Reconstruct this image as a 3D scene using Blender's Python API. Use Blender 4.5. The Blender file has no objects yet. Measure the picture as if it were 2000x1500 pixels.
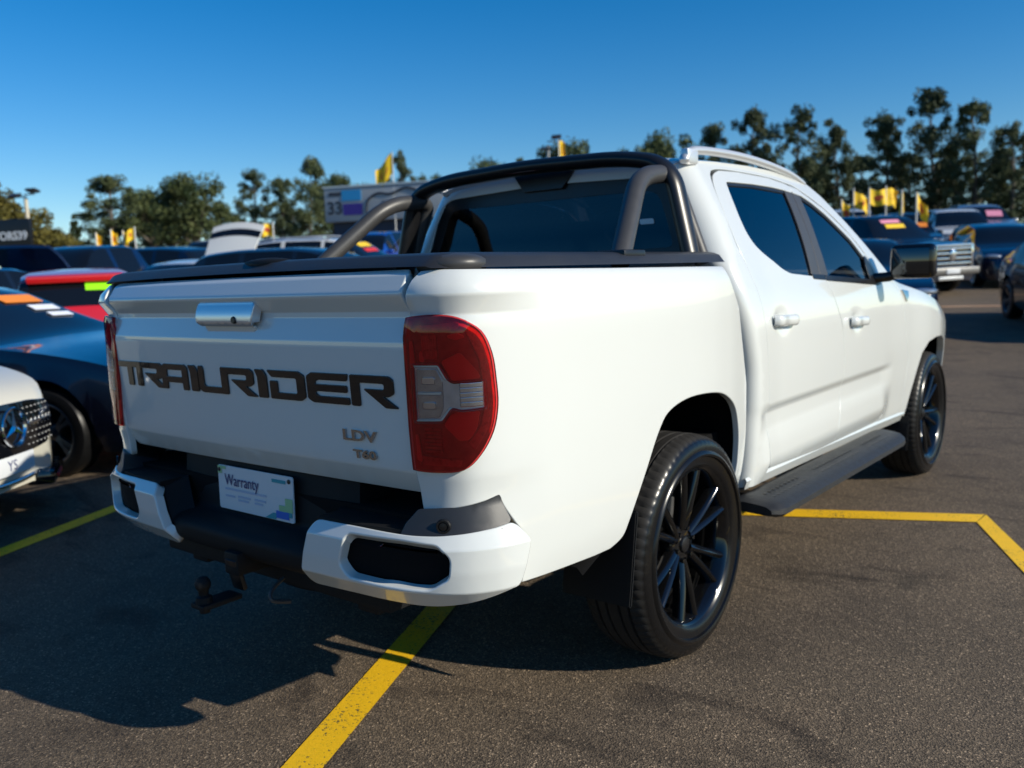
import bpy, bmesh, math, random
from mathutils import Vector, Matrix
from mathutils.geometry import delaunay_2d_cdt
random.seed(7)
SC = bpy.context.scene
COL = SC.collection
PI = math.pi
# ------------------------------------------------------------------ camera
cam_d = bpy.data.cameras.new('camera')
cam_o = bpy.data.objects.new('camera', cam_d); COL.objects.link(cam_o)
cam_d.sensor_width = 36.0
cam_d.lens = 30.66
cam_d.clip_start = 0.05; cam_d.clip_end = 2000
CR = Vector((0.78181604, 0.62242424, -0.03676615)); CU = Vector((-0.04697518, 0.11759843, 0.99194957)); CF = Vector((-0.62173709, 0.77379499, -0.12117883))
cam_o.matrix_world = Matrix(((CR.x, CU.x, -CF.x, 2.22389), (CR.y, CU.y, -CF.y, -2.61264), (CR.z, CU.z, -CF.z, 1.30765), (0, 0, 0, 1)))
cam_d.dof.use_dof = True
cam_d.dof.focus_distance = 2.05
cam_d.dof.aperture_fstop = 3.4
SC.camera = cam_o
# ------------------------------------------------------------------ sky and sun
SUN_EL = math.radians(27.1)
SUN_VEC = Vector((1.9, 0.47, 1.0)).normalized()          # towards the sun
w = bpy.data.worlds.new('World'); SC.world = w; w.use_nodes = True
nt = w.node_tree
bgn = nt.nodes['Background']
sky = nt.nodes.new('ShaderNodeTexSky'); sky.sky_type = 'NISHITA'; sky.sun_disc = False
sky.sun_elevation = SUN_EL
sky.sun_rotation = math.atan2(SUN_VEC.x, SUN_VEC.y)
sky.air_density = 1.0; sky.dust_density = 0.1; sky.ozone_density = 4.0; sky.altitude = 100
hs = nt.nodes.new('ShaderNodeHueSaturation'); hs.inputs['Saturation'].default_value = 1.40; hs.inputs['Hue'].default_value = 0.503
nt.links.new(sky.outputs[0], hs.inputs['Color']); nt.links.new(hs.outputs[0], bgn.inputs[0])
bgn.inputs[1].default_value = 0.112
sun_d = bpy.data.lights.new('sun', 'SUN'); sun_d.energy = 5.0; sun_d.angle = math.radians(0.53); sun_d.color = (1.0, 0.935, 0.79)
sun_o = bpy.data.objects.new('sun', sun_d); COL.objects.link(sun_o)
sun_o.location = (20, 3, 12)
sun_o.rotation_euler = (-SUN_VEC).to_track_quat('-Z', 'Y').to_euler()
SC.view_settings.view_transform = 'Standard'; SC.view_settings.look = 'None'
SC.view_settings.exposure = 0.12; SC.view_settings.gamma = 1.0
SC.render.engine = 'CYCLES'
SC.render.resolution_x = 1024; SC.render.resolution_y = 768

# ------------------------------------------------------------------ helpers
def thing(name, label, cat, loc=(0, 0, 0), rz=0.0, group=None):
    o = bpy.data.objects.new(name, None); COL.objects.link(o)
    o.location = loc; o.rotation_euler = (0, 0, rz); o.empty_display_size = 0.2
    return tag(o, label, cat, group)
def tag(o, label, cat, group=None):
    o['label'] = label; o['category'] = cat
    if group: o['group'] = group
    return o
def structure(o): o['kind'] = 'structure'; return o
def link(name, me, mat=None, parent=None):
    o = bpy.data.objects.new(name, me); COL.objects.link(o)
    if mat is not None:
        me.materials.clear(); me.materials.append(mat)
    if parent is not None: o.parent = parent
    return o
def mesh(name, V, Fc, smooth=True, normals=None):
    me = bpy.data.meshes.new(name); me.from_pydata(V, [], Fc); me.update()
    if smooth:
        me.polygons.foreach_set('use_smooth', [True]*len(me.polygons))
        if normals: me.normals_split_custom_set_from_vertices(normals)
        elif smooth != 'all': me.set_sharp_from_angle(angle=math.radians(38))
    return me
def bm_mesh(name, bm, smooth=True):
    me = bpy.data.meshes.new(name); bm.normal_update(); bm.to_mesh(me); bm.free()
    if smooth:
        me.polygons.foreach_set('use_smooth', [True]*len(me.polygons)); me.set_sharp_from_angle(angle=math.radians(38))
    return me
def box(name, mat, parent, c, s, bev=0.0, rot=None, seg=2):
    bm = bmesh.new(); bmesh.ops.create_cube(bm, size=1)
    for v in bm.verts: v.co = Vector((v.co.x*s[0], v.co.y*s[1], v.co.z*s[2]))
    if bev: bmesh.ops.bevel(bm, geom=bm.edges[:], offset=bev, segments=seg, profile=0.6, affect='EDGES')
    if rot is not None: bmesh.ops.rotate(bm, verts=bm.verts, cent=(0, 0, 0), matrix=rot)
    bmesh.ops.translate(bm, verts=bm.verts, vec=c)
    return link(name, bm_mesh(name, bm), mat, parent)
def rotz(a): return Matrix.Rotation(a, 3, 'Z')
def rotx(a): return Matrix.Rotation(a, 3, 'X')
def roty(a): return Matrix.Rotation(a, 3, 'Y')
def lathe_data(prof, seg, axis='x', closed=False, mod=None):
    V, Fc = [], []
    n = len(prof)
    for i in range(seg):
        a = 2*PI*i/seg
        for k, (r, h) in enumerate(prof):
            rr = r if mod is None else mod(r, h, i, k)
            if axis == 'x': V.append((h, rr*math.cos(a), rr*math.sin(a)))
            elif axis == 'z': V.append((rr*math.cos(a), rr*math.sin(a), h))
            else: V.append((rr*math.sin(a), h, rr*math.cos(a)))
    m = n if closed else n-1
    for i in range(seg):
        j = (i+1) % seg
        for k in range(m):
            l = (k+1) % n
            Fc.append((i*n+k, j*n+k, j*n+l, i*n+l))
    return V, Fc
def tube_data(path, rad, seg=14, sx=1.0, up=None, caps=True):
    P = [Vector(p) for p in path]; V, Fc = [], []
    n = len(P); ref = Vector(up) if up else None; prev = None
    for i, p in enumerate(P):
        t = (P[min(i+1, n-1)]-P[max(i-1, 0)]).normalized()
        if ref is not None: b = t.cross(ref).normalized()
        elif prev is None:
            b = t.cross(Vector((0, 0, 1)) if abs(t.z) < 0.9 else Vector((1, 0, 0))).normalized()
        else: b = (prev-t*prev.dot(t)).normalized()
        prev = b; c = b.cross(t).normalized()
        r = rad[i] if isinstance(rad, (list, tuple)) else rad
        for k in range(seg):
            a = 2*PI*k/seg; V.append(tuple(p+b*(r*sx*math.cos(a))+c*(r*math.sin(a))))
    for i in range(n-1):
        for k in range(seg):
            l = (k+1) % seg; Fc.append((i*seg+k, (i+1)*seg+k, (i+1)*seg+l, i*seg+l))
    if caps:
        Fc.append(tuple(range(seg))); Fc.append(tuple(reversed(range((n-1)*seg, n*seg))))
    return V, Fc
def tube(name, mat, parent, path, rad, seg=14, sx=1.0, up=None):
    V, Fc = tube_data(path, rad, seg, sx, up); me = mesh(name, V, Fc)
    bm = bmesh.new(); bm.from_mesh(me); bmesh.ops.recalc_face_normals(bm, faces=bm.faces); bm.to_mesh(me); bm.free()
    return link(name, me, mat, parent)
def merge(parts):
    V, Fc = [], []
    for a, b in parts:
        o = len(V); V += list(a); Fc += [tuple(i+o for i in f) for f in b]
    return V, Fc
def smooth_path(pts, k=8):
    out = []; n = len(pts)
    for i in range(n-1):
        p0, p1, p2, p3 = pts[max(i-1, 0)], pts[i], pts[i+1], pts[min(i+2, n-1)]
        for q in range(k):
            t = q/k
            out.append(tuple(.5*((2*p1[j])+(-p0[j]+p2[j])*t+(2*p0[j]-5*p1[j]+4*p2[j]-p3[j])*t*t+(-p0[j]+3*p1[j]-3*p2[j]+p3[j])*t**3) for j in range(len(p1))))
    out.append(tuple(pts[-1])); return out
def round_path(pts, r, k=6):
    """polyline with rounded corners (any dimension)"""
    out = [Vector(pts[0])]
    for i in range(1, len(pts)-1):
        a, b, c = Vector(pts[i-1]), Vector(pts[i]), Vector(pts[i+1])
        d1, d2 = (a-b), (c-b); l = min(r, d1.length*.48, d2.length*.48)
        p, q = b+d1.normalized()*l, b+d2.normalized()*l
        for j in range(k+1):
            t = j/k; out.append(p*(1-t)**2+b*(2*t*(1-t))+q*t*t)
    out.append(Vector(pts[-1])); return [tuple(v) for v in out]
def round_loop(pts, r, k=5):
    out = []; n = len(pts)
    for i in range(n):
        a, b, c = Vector(pts[i-1]), Vector(pts[i]), Vector(pts[(i+1) % n])
        rr = r[i] if isinstance(r, (list, tuple)) else r
        d1, d2 = (a-b), (c-b); l = min(rr, d1.length*.48, d2.length*.48)
        if l < 1e-4: out.append(tuple(b)); continue
        p, q = b+d1.normalized()*l, b+d2.normalized()*l
        for j in range(k+1):
            t = j/k; out.append(tuple(p*(1-t)**2+b*(2*t*(1-t))+q*t*t))
    return out
def area2(L): return sum(L[i-1][0]*L[i][1]-L[i][0]*L[i-1][1] for i in range(len(L)))
def dens(L, st):
    out = []
    for i in range(len(L)):
        a, b = L[i], L[(i+1) % len(L)]; d = math.hypot(b[0]-a[0], b[1]-a[1])
        if d < 1e-5: continue
        m = max(1, int(math.ceil(d/st)))
        for k in range(m): out.append((a[0]+(b[0]-a[0])*k/m, a[1]+(b[1]-a[1])*k/m))
    return out
def inside(L, x, y):
    c = False; j = len(L)-1
    for i in range(len(L)):
        if (L[i][1] > y) != (L[j][1] > y) and x < (L[j][0]-L[i][0])*(y-L[i][1])/(L[j][1]-L[i][1])+L[i][0]: c = not c
        j = i
    return c
def sheet(name, mat, parent, outline, fn, holes=(), step=0.03, thick=0.02, er=0.003, mirror=False, off=0.0, vlines=()):
    """curved panel: 2D outline (with holes) laid on the surface fn(u,v), with rounded, turned-in edges"""
    loops = []
    for q, L in enumerate([outline]+list(holes)):
        L = dens(L, step*.6)
        if (area2(L) < 0) == (q == 0): L = L[::-1]
        loops.append(L)
    pts, edges = [], []
    for L in loops:
        b = len(pts); pts += L; edges += [(b+i, b+(i+1) % len(L)) for i in range(len(L))]
    us = [p[0] for p in loops[0]]; vs = [p[1] for p in loops[0]]
    # interior lattice, kept off the edges with a coarse bucket
    cell = step*.55; buck = {}
    for p in pts: buck.setdefault((int(p[0]//cell), int(p[1]//cell)), []).append(p)
    for v in vlines:
        u = min(us)+step*.2
        while u < max(us):
            if inside(loops[0], u, v) and not any(inside(H, u, v) for H in loops[1:]):
                ku, kv = int(u//cell), int(v//cell)
                if not any((u-p[0])**2+(v-p[1])**2 < .04*cell*cell for a in (-1, 0, 1) for c in (-1, 0, 1) for p in buck.get((ku+a, kv+c), ())):
                    pts.append((u, v))
            u += step*.5
    for p in pts: buck.setdefault((int(p[0]//cell), int(p[1]//cell)), []).append(p)
    v = min(vs)+step*.5; r = 0
    while v < max(vs):
        u = min(us)+(step*.5 if r % 2 else step*.25)
        while u < max(us):
            if inside(loops[0], u, v) and not any(inside(H, u, v) for H in loops[1:]):
                ku, kv = int(u//cell), int(v//cell)
                if not any((u-p[0])**2+(v-p[1])**2 < cell*cell for a in (-1, 0, 1) for c in (-1, 0, 1) for p in buck.get((ku+a, kv+c), ())):
                    pts.append((u, v))
            u += step
        v += step*.87; r += 1
    res = delaunay_2d_cdt([Vector(p) for p in pts], edges, [], 0, 1e-7)
    P2 = [tuple(p) for p in res[0]]; tris = []
    for f in res[2]:
        cx = sum(P2[i][0] for i in f)/3; cy = sum(P2[i][1] for i in f)/3
        if inside(loops[0], cx, cy) and not any(inside(H, cx, cy) for H in loops[1:]): tris.append(tuple(f))
    h = 2e-3
    def frame(u, v):
        p = Vector(fn(u, v)); du = (Vector(fn(u+h, v))-Vector(fn(u-h, v)))/(2*h); dv = (Vector(fn(u, v+h))-Vector(fn(u, v-h)))/(2*h)
        n = du.cross(dv); n.normalize(); return p+n*off, n, du, dv
    V, N = [], []
    for (u, v) in P2:
        p, n, _, _ = frame(u, v); V.append(p); N.append(n)
    F = list(tris)
    for L in loops:
        m = len(L); base = len(V)
        for i in range(m):
            a, b, c = L[i-1], L[i], L[(i+1) % m]
            e = Vector((c[0]-a[0], c[1]-a[1]));
            if e.length < 1e-9: e = Vector((1, 0))
            e.normalize(); o2 = (e.y, -e.x)           # outward for ccw outer / cw holes
            p, n, du, dv = frame(*b)
            t = du*o2[0]+dv*o2[1]; t -= n*t.dot(n); t.normalize()
            V += [p, p+t*er*.7-n*er*.3, p+t*er-n*er, p+t*er-n*max(thick, er*1.1)]
            N += [n, (n+t).normalized(), t, t]
        for i in range(m):
            j = (i+1) % m
            for k in range(3):
                F.append((base+i*4+k, base+i*4+k+1, base+j*4+k+1, base+j*4+k))
    V = [tuple(p) for p in V]; N = [tuple(n) for n in N]
    if mirror:
        V = [(-a, b, c) for a, b, c in V]; N = [(-a, b, c) for a, b, c in N]; F = [f[::-1] for f in F]
    return link(name, mesh(name, V, F, True, N), mat, parent)
def text_data(s, size, align='LEFT', ext=0.0, sx=1.0, bold=0.0):
    cu = bpy.data.curves.new('txt', 'FONT'); cu.body = s; cu.size = size; cu.align_x = align; cu.extrude = ext; cu.resolution_u = 3; cu.offset = bold
    o = bpy.data.objects.new('txt', cu); COL.objects.link(o)
    dg = bpy.context.evaluated_depsgraph_get(); dg.update()
    me = bpy.data.meshes.new_from_object(o.evaluated_get(dg))
    V = [(v.co.x*sx, v.co.y, v.co.z) for v in me.vertices]; F = [tuple(p.vertices) for p in me.polygons]
    bpy.data.objects.remove(o); bpy.data.curves.remove(cu); bpy.data.meshes.remove(me)
    return V, F
def copy_tree(o, parent=None):
    c = o.copy(); COL.objects.link(c); c.parent = parent
    for ch in list(o.children): copy_tree(ch, c)
    return c

# ------------------------------------------------------------------ materials
def mat(name, col, rough=0.5, metal=0.0, coat=0.0, coat_r=0.03, spec=0.5, var=0.0, vscale=20.0, bump=0.0, bscale=200.0, ior=1.5):
    m = bpy.data.materials.new(name); m.use_nodes = True; t = m.node_tree; b = t.nodes['Principled BSDF']
    b.inputs['Base Color'].default_value = (*col, 1); b.inputs['Roughness'].default_value = rough; b.inputs['Metallic'].default_value = metal
    b.inputs['Coat Weight'].default_value = coat; b.inputs['Coat Roughness'].default_value = coat_r; b.inputs['Specular IOR Level'].default_value = spec
    b.inputs['IOR'].default_value = ior
    if var or bump:
        tc = t.nodes.new('ShaderNodeTexCoord')
    if var:
        nz = t.nodes.new('ShaderNodeTexNoise'); nz.inputs['Scale'].default_value = vscale; nz.inputs['Detail'].default_value = 4
        rp = t.nodes.new('ShaderNodeMapRange'); rp.inputs[3].default_value = 1-var; rp.inputs[4].default_value = 1+var
        mx = t.nodes.new('ShaderNodeMix'); mx.data_type = 'RGBA'; mx.blend_type = 'MULTIPLY'; mx.inputs[0].default_value = 1
        t.links.new(tc.outputs['Object'], nz.inputs['Vector']); t.links.new(nz.outputs[0], rp.inputs[0]); mx.inputs[6].default_value = (*col, 1)
        t.links.new(rp.outputs[0], mx.inputs[7]); t.links.new(mx.outputs[2], b.inputs['Base Color'])
        r2 = t.nodes.new('ShaderNodeMapRange'); r2.inputs[3].default_value = max(0.02, rough-.12*min(1, var*4)); r2.inputs[4].default_value = rough+.12*min(1, var*4)
        t.links.new(nz.outputs[0], r2.inputs[0]); t.links.new(r2.outputs[0], b.inputs['Roughness'])
    if bump:
        n2 = t.nodes.new('ShaderNodeTexNoise'); n2.inputs['Scale'].default_value = bscale; n2.inputs['Detail'].default_value = 3
        bp = t.nodes.new('ShaderNodeBump'); bp.inputs['Strength'].default_value = bump; bp.inputs['Distance'].default_value = 0.002
        t.links.new(tc.outputs['Object'], n2.inputs['Vector']); t.links.new(n2.outputs[0], bp.inputs['Height']); t.links.new(bp.outputs[0], b.inputs['Normal'])
    return m
def glass(name, tint, ior=1.7, rough=0.0):
    m = bpy.data.materials.new(name); m.use_nodes = True; t = m.node_tree; t.nodes.clear()
    out = t.nodes.new('ShaderNodeOutputMaterial'); mx = t.nodes.new('ShaderNodeMixShader'); fr = t.nodes.new('ShaderNodeFresnel'); fr.inputs[0].default_value = ior
    tr = t.nodes.new('ShaderNodeBsdfTransparent'); tr.inputs[0].default_value = (*tint, 1); gl = t.nodes.new('ShaderNodeBsdfGlossy'); gl.inputs['Roughness'].default_value = rough
    t.links.new(fr.outputs[0], mx.inputs[0]); t.links.new(tr.outputs[0], mx.inputs[1]); t.links.new(gl.outputs[0], mx.inputs[2]); t.links.new(mx.outputs[0], out.inputs[0])
    return m
M = {}
M['white'] = mat('white_paint', (.655, .675, .655), .25, 0, 1.0, .015, var=.012, vscale=3)
M['black_plastic'] = mat('black_plastic', (.007, .0075, .0085), .65, spec=.25, var=.2, vscale=9, bump=.25, bscale=900)
M['grey_plastic'] = mat('grey_plastic', (.024, .025, .028), .40, var=.2, vscale=8, bump=.2, bscale=900)
M['satin_black'] = mat('satin_black', (.007, .007, .008), .34, var=.15, vscale=12)
M['grey_tube'] = mat('charcoal_powder_coat', (.050, .049, .049), .42, 0.1, var=.1, vscale=30, bump=.1, bscale=1200)
M['gloss_black'] = mat('gloss_black', (.004, .004, .005), .05, 0, .5, .01)
M['rubber'] = mat('tyre_rubber', (.007, .007, .0075), .36, spec=.24, var=.25, vscale=25, bump=.08, bscale=400)
M['rubber_dusty'] = mat('tread_rubber', (.045, .042, .040), .75, var=.25, vscale=18)
M['rim_gloss'] = mat('rim_gloss_black', (.004, .004, .0045), .05, 0, .3, .01)
M['chrome'] = mat('chrome', (.72, .74, .77), .07, 1.0)
M['bezel'] = mat('bezel_chrome', (.70, .71, .72), .24, .6)
M['badge'] = mat('badge_chrome', (.45, .47, .50), .12, 1.0)
M['silver'] = mat('satin_silver', (.74, .74, .74), .34, .6)
M['steel'] = mat('brake_steel', (.25, .24, .23), .4, .9, var=.2)
M['dark'] = mat('dark_cavity', (.003, .003, .0035), .9, spec=.2)
M['interior'] = mat('dark_upholstery', (.015, .015, .017), .8)
M['bright_reflector'] = mat('bright_reflector', (.98, .97, .95), .25, .0)
M['smoked_lens'] = mat('smoked_lens', (.72, .72, .73), .12, .6, 1.0, .01, var=.2, vscale=40)
M['red_lens'] = mat('red_lens', (.32, .004, .008), .10, 0, 1.0, .01, var=.25, vscale=14)
M['red_dark'] = mat('dark_red_lens', (.085, .002, .006), .10, 0, 1.0, .01, var=.3, vscale=20)
M['red_bright'] = mat('bright_red_reflector', (.85, .012, .008), .18, 0, 1.0, .01, var=.15, vscale=40)
M['clear_lens'] = mat('clear_lens', (.52, .51, .52), .10, .8, 1.0, .01, var=.3, vscale=30)
M['glass_dark'] = glass('tinted_glass', (.10, .11, .12), 2.15)
M['glass_rear'] = glass('tinted_rear_glass', (.11, .12, .135), 1.7)
M['glass_screen'] = glass('windscreen_glass', (.45, .5, .52), 1.65)
M['plate'] = mat('plate_white', (.66, .68, .70), .35)
M['red_cover'] = glass('red_lens_cover', (1.0, .07, .075), 1.6)
M['clear_cover'] = glass('clear_lens_cover', (.9, .9, .92), 1.5)
M['lamp_bowl'] = mat('lamp_bowl', (.50, .485, .485), .35, .1, var=.5, vscale=45)
M['lamp_ribs'] = mat('lamp_ribs', (.66, .64, .64), .3, .1, var=.4, vscale=60)
M['blue_print'] = mat('dark_blue_print', (.03, .04, .16), .5)
M['pale_print'] = mat('pale_blue_print', (.42, .48, .62), .5)
M['teal'] = mat('teal_print', (.02, .30, .36), .5)
M['blue'] = mat('blue_print', (.01, .13, .55), .5)
M['green'] = mat('green_print', (.33, .55, .28), .5)
M['mirror'] = mat('mirror_glass', (.10, .11, .12), .05, 1.0)
def tyre_rubber():
    m = bpy.data.materials.new('tyre_rubber_dressed'); m.use_nodes = True; t = m.node_tree; b = t.nodes['Principled BSDF']; L = t.links
    tc = t.nodes.new('ShaderNodeTexCoord'); ml = t.nodes.new('ShaderNodeVectorMath'); ml.operation = 'MULTIPLY'; ml.inputs[1].default_value = (0, 1, 1); L.new(tc.outputs['Object'], ml.inputs[0])
    ln = t.nodes.new('ShaderNodeVectorMath'); ln.operation = 'LENGTH'; L.new(ml.outputs[0], ln.inputs[0])
    mr = t.nodes.new('ShaderNodeMapRange'); mr.inputs[1].default_value = .358; mr.inputs[2].default_value = .372; L.new(ln.outputs['Value'], mr.inputs[0])
    nz = t.nodes.new('ShaderNodeTexNoise'); nz.inputs['Scale'].default_value = 22; nz.inputs['Detail'].default_value = 5; L.new(tc.outputs['Object'], nz.inputs['Vector'])
    mu = t.nodes.new('ShaderNodeMath'); mu.operation = 'MULTIPLY'; L.new(mr.outputs[0], mu.inputs[0]); L.new(nz.outputs[0], mu.inputs[1])
    mx = t.nodes.new('ShaderNodeMix'); mx.data_type = 'RGBA'; mx.inputs[6].default_value = (.0045, .0045, .005, 1); mx.inputs[7].default_value = (.028, .025, .022, 1); L.new(mu.outputs[0], mx.inputs[0]); L.new(mx.outputs[2], b.inputs['Base Color'])
    r2 = t.nodes.new('ShaderNodeMapRange'); r2.inputs[3].default_value = .22; r2.inputs[4].default_value = .8; L.new(mr.outputs[0], r2.inputs[0]); L.new(r2.outputs[0], b.inputs['Roughness'])
    b.inputs['Specular IOR Level'].default_value = .35
    return m
M['tyre_dressed'] = tyre_rubber()
M['step_black'] = mat('step_black', (.014, .0145, .016), .5, var=.3, vscale=30, bump=.4, bscale=500)
def lerp_tab(t,x):
    if x<=t[0][0]: return t[0][1]
    for i in range(len(t)-1):
        if x<=t[i+1][0]:
            a=(x-t[i][0])/(t[i+1][0]-t[i][0]); return t[i][1]+(t[i+1][1]-t[i][1])*a
    return t[-1][1]
def spl(t,x):
    # monotone-ish cubic hermite (Catmull with limited slopes)
    n=len(t)
    if x<=t[0][0]: return t[0][1]
    if x>=t[-1][0]: return t[-1][1]
    i=0
    while x>t[i+1][0]: i+=1
    def d(k): return (t[k+1][1]-t[k][1])/(t[k+1][0]-t[k][0])
    def m(k):
        if k==0: return d(0)
        if k==n-1: return d(n-2)
        a,b=d(k-1),d(k)
        if a*b<=0: return 0.
        return 2*a*b/(a+b)
    h=t[i+1][0]-t[i][0]; u=(x-t[i][0])/h
    return ((2*u**3-3*u*u+1)*t[i][1]+(u**3-2*u*u+u)*h*m(i)+(-2*u**3+3*u*u)*t[i+1][1]+(u**3-u*u)*h*m(i+1))
def sm(a,b,x):
    t=min(1,max(0,(x-a)/(b-a))); return t*t*(3-2*t)
# ---- cab side ----
CAB_W=[(.3,.918),(.5,.916),(.75,.907),(2.2,.905),(2.6,.915),(3.0,.938),(3.155,.94),(3.4,.918),(3.6,.878),(3.8,.80)]
CAB_LOW=[(.40,.075),(.45,.05),(.50,.024),(.56,.002),(.63,.006),(.70,.019),(.742,.02),(.785,.002),(.9,0),(1.05,.003),(1.15,.014),(1.22,.03),(1.27,.048)]
CAB_LOW2=[(.40,.06),(.45,.045),(.55,.03),(.7,.012),(.9,.0),(1.05,.003),(1.15,.014),(1.22,.03),(1.27,.048)]
FEND=[(2.4,1.12),(2.8,1.06),(3.3,.94),(3.8,.86)]
def X_cab(y,z):
    w=spl(CAB_W,y)-.016*(math.exp(-((y-.765)/.055)**2-((z-1.098)/.036)**2)+math.exp(-((y-1.69)/.055)**2-((z-1.038)/.036)**2))-2.2*max(0.,z-spl(FEND,y))**2*sm(2.3,2.6,y)
    if z<=1.27:
        k=sm(.50,.62,y)*(1-sm(2.12,2.35,y)); return w-(k*spl(CAB_LOW,z)+(1-k)*spl(CAB_LOW2,z))
    t=(z-1.27)/(1.665-1.27)
    return w-.048-(w-.048-.675)*t+.05*t*(1-t)
# ---- generic plan polyline with arc length ----
class Plan:
    def __init__(s,pts,s_ref,i_ref):
        # pts (x,y) dense via catmull-rom
        P=[]
        n=len(pts)
        for i in range(n-1):
            p0=pts[max(i-1,0)];p1=pts[i];p2=pts[i+1];p3=pts[min(i+2,n-1)]
            for k in range(12):
                t=k/12
                P.append(tuple(.5*((2*p1[j])+(-p0[j]+p2[j])*t+(2*p0[j]-5*p1[j]+4*p2[j]-p3[j])*t*t+(-p0[j]+3*p1[j]-3*p2[j]+p3[j])*t**3) for j in(0,1)))
        P.append(pts[-1])
        S=[0]
        for a,b in zip(P,P[1:]): S.append(S[-1]+math.hypot(b[0]-a[0],b[1]-a[1]))
        off=s_ref-S[i_ref*12]; s.P=P; s.S=[q+off for q in S]
    def at(s,u):
        S,P=s.S,s.P
        if u<=S[0]: i=0
        elif u>=S[-1]: i=len(S)-2
        else:
            lo,hi=0,len(S)-1
            while hi-lo>1:
                m=(lo+hi)//2
                if S[m]<=u: lo=m
                else: hi=m
            i=lo
        a,b=P[i],P[i+1]; L=S[i+1]-S[i]; t=(u-S[i])/L; tx,ty=(b[0]-a[0])/L,(b[1]-a[1])/L
        # smooth normal
        def tan(k):
            a,b=P[max(k-1,0)],P[min(k+1,len(P)-1)]; l=math.hypot(b[0]-a[0],b[1]-a[1]); return (b[0]-a[0])/l,(b[1]-a[1])/l
        t0,t1=tan(i),tan(i+1); c=min(1,max(0,t)); nx,ny=t0[0]*(1-c)+t1[0]*c,t0[1]*(1-c)+t1[1]*c; l=math.hypot(nx,ny)
        return a[0]+tx*t*L,a[1]+ty*t*L,ny/l,-nx/l   # point, outward normal (right of travel when going rear->front on +x side)
TUB=Plan([(.66,-1.130),(.70,-1.130),(.76,-1.124),(.815,-1.104),(.858,-1.066),(.886,-1.0),(.902,-.9),(.913,-.75),(.925,-.4),(.932,0),(.922,.22),(.902,.38),(.875,.55)],-.75,7)
TUB_Z=[(.46,.05),(.52,.03),(.6,.016),(.75,.004),(.95,0),(1.15,.0),(1.27,.006),(1.31,.016),(1.335,.04)]
TUB_R=[(.60,.03),(.78,.022),(.84,.012),(.9,.010),(1.2,.010),(1.225,.014),(1.275,-.014),(1.30,-.006),(1.335,.03)]
RARCH=[(-.60,.515),(-.524,.515),(-.466,.537),(-.434,.592),(-.36,.72),(-.288,.829),(-.221,.883),(-.083,.908),(.104,.899),(.22,.868),(.31,.807),(.357,.705),(.372,.6),(.362,.50)]
def F_tub(s,z):
    x,y,nx,ny=TUB.at(s)
    k=1-sm(-1.05,-.80,s)
    o=spl(TUB_Z,z)*(1-k)+spl(TUB_R,z)*k
    # arch flare
    d=math.hypot(s*.93,(z-.40)*.83)-.42
    o-=.014*math.exp(-(max(d,0)/.07)**2)*(1-sm(1.0,1.2,z))*(1-sm(-.75,-.55,-s))
    return (x-nx*o,y-ny*o,z)
BUMP=Plan([(.28,-1.222),(.35,-1.215),(.6,-1.20),(.74,-1.172),(.84,-1.12),(.90,-1.05),(.93,-.97),(.938,-.90)],0,0)
BUMP_Z=[(.44,.10),(.495,.056),(.550,.006),(.60,0),(.66,0),(.70,.028),(.76,.05)]
def F_bump(s,z):
    x,y,nx,ny=BUMP.at(s); o=lerp_tab(BUMP_Z,z); return (x-nx*o,y-ny*o,z)
TG_Z=[(.77,-1.085),(.79,-1.098),(.835,-1.122),(.86,-1.126),(1.0,-1.134),(1.145,-1.142),(1.16,-1.141),(1.22,-1.122),(1.235,-1.122),(1.275,-1.152),(1.285,-1.151),(1.325,-1.124),(1.34,-1.10)]
def F_tg(x,z):
    return (x,lerp_tab(TG_Z,z)+.012*(x/.72)**2,z)

# cab: side wraps round a corner into the rear wall; the front end tapers to the nose
YR=[(.40,.48),(.65,.48),(.885,.475),(1.05,.44),(1.17,.41),(1.315,.385),(1.5,.41),(1.75,.44)]
RR=[(.40,.055),(1.1,.06),(1.3,.07),(1.4,.10),(1.75,.11)]
def s_end(z): return spl(YR,z)-.571*spl(RR,z)
def F_cab(s,z):
    r=spl(RR,z); c=spl(YR,z)+r
    if s>=c: return (X_cab(s,z),s,z)
    a=min((c-s)/r,PI/2); x=X_cab(c,z)
    return (x-r+r*math.cos(a)-max(0,(c-s)-r*PI/2),c-r*math.sin(a),z)
NOSE=Plan([(.925,3.30),(.915,3.4),(.876,3.6),(.80,3.8),(.68,3.93),(.45,4.03),(.2,4.07),(0,4.08),(-.2,4.07),(-.45,4.03),(-.68,3.93),(-.80,3.8),(-.876,3.6),(-.915,3.4),(-.925,3.3)],0,7)
NOSE_Z=[(.30,.06),(.42,.01),(.55,0),(.72,.02),(.9,.03),(1.0,.06),(1.06,.12)]
def F_nose(s,z):
    x,y,nx,ny=NOSE.at(s); o=spl(NOSE_Z,z); return (x-nx*o,y-ny*o,z)
# ================================================================== the white pickup
TR = thing('pickup_truck', 'white dual-cab pickup with black wheels and TRAILRIDER lettering across its tailgate', 'pickup truck')
WH = M['white']
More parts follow.
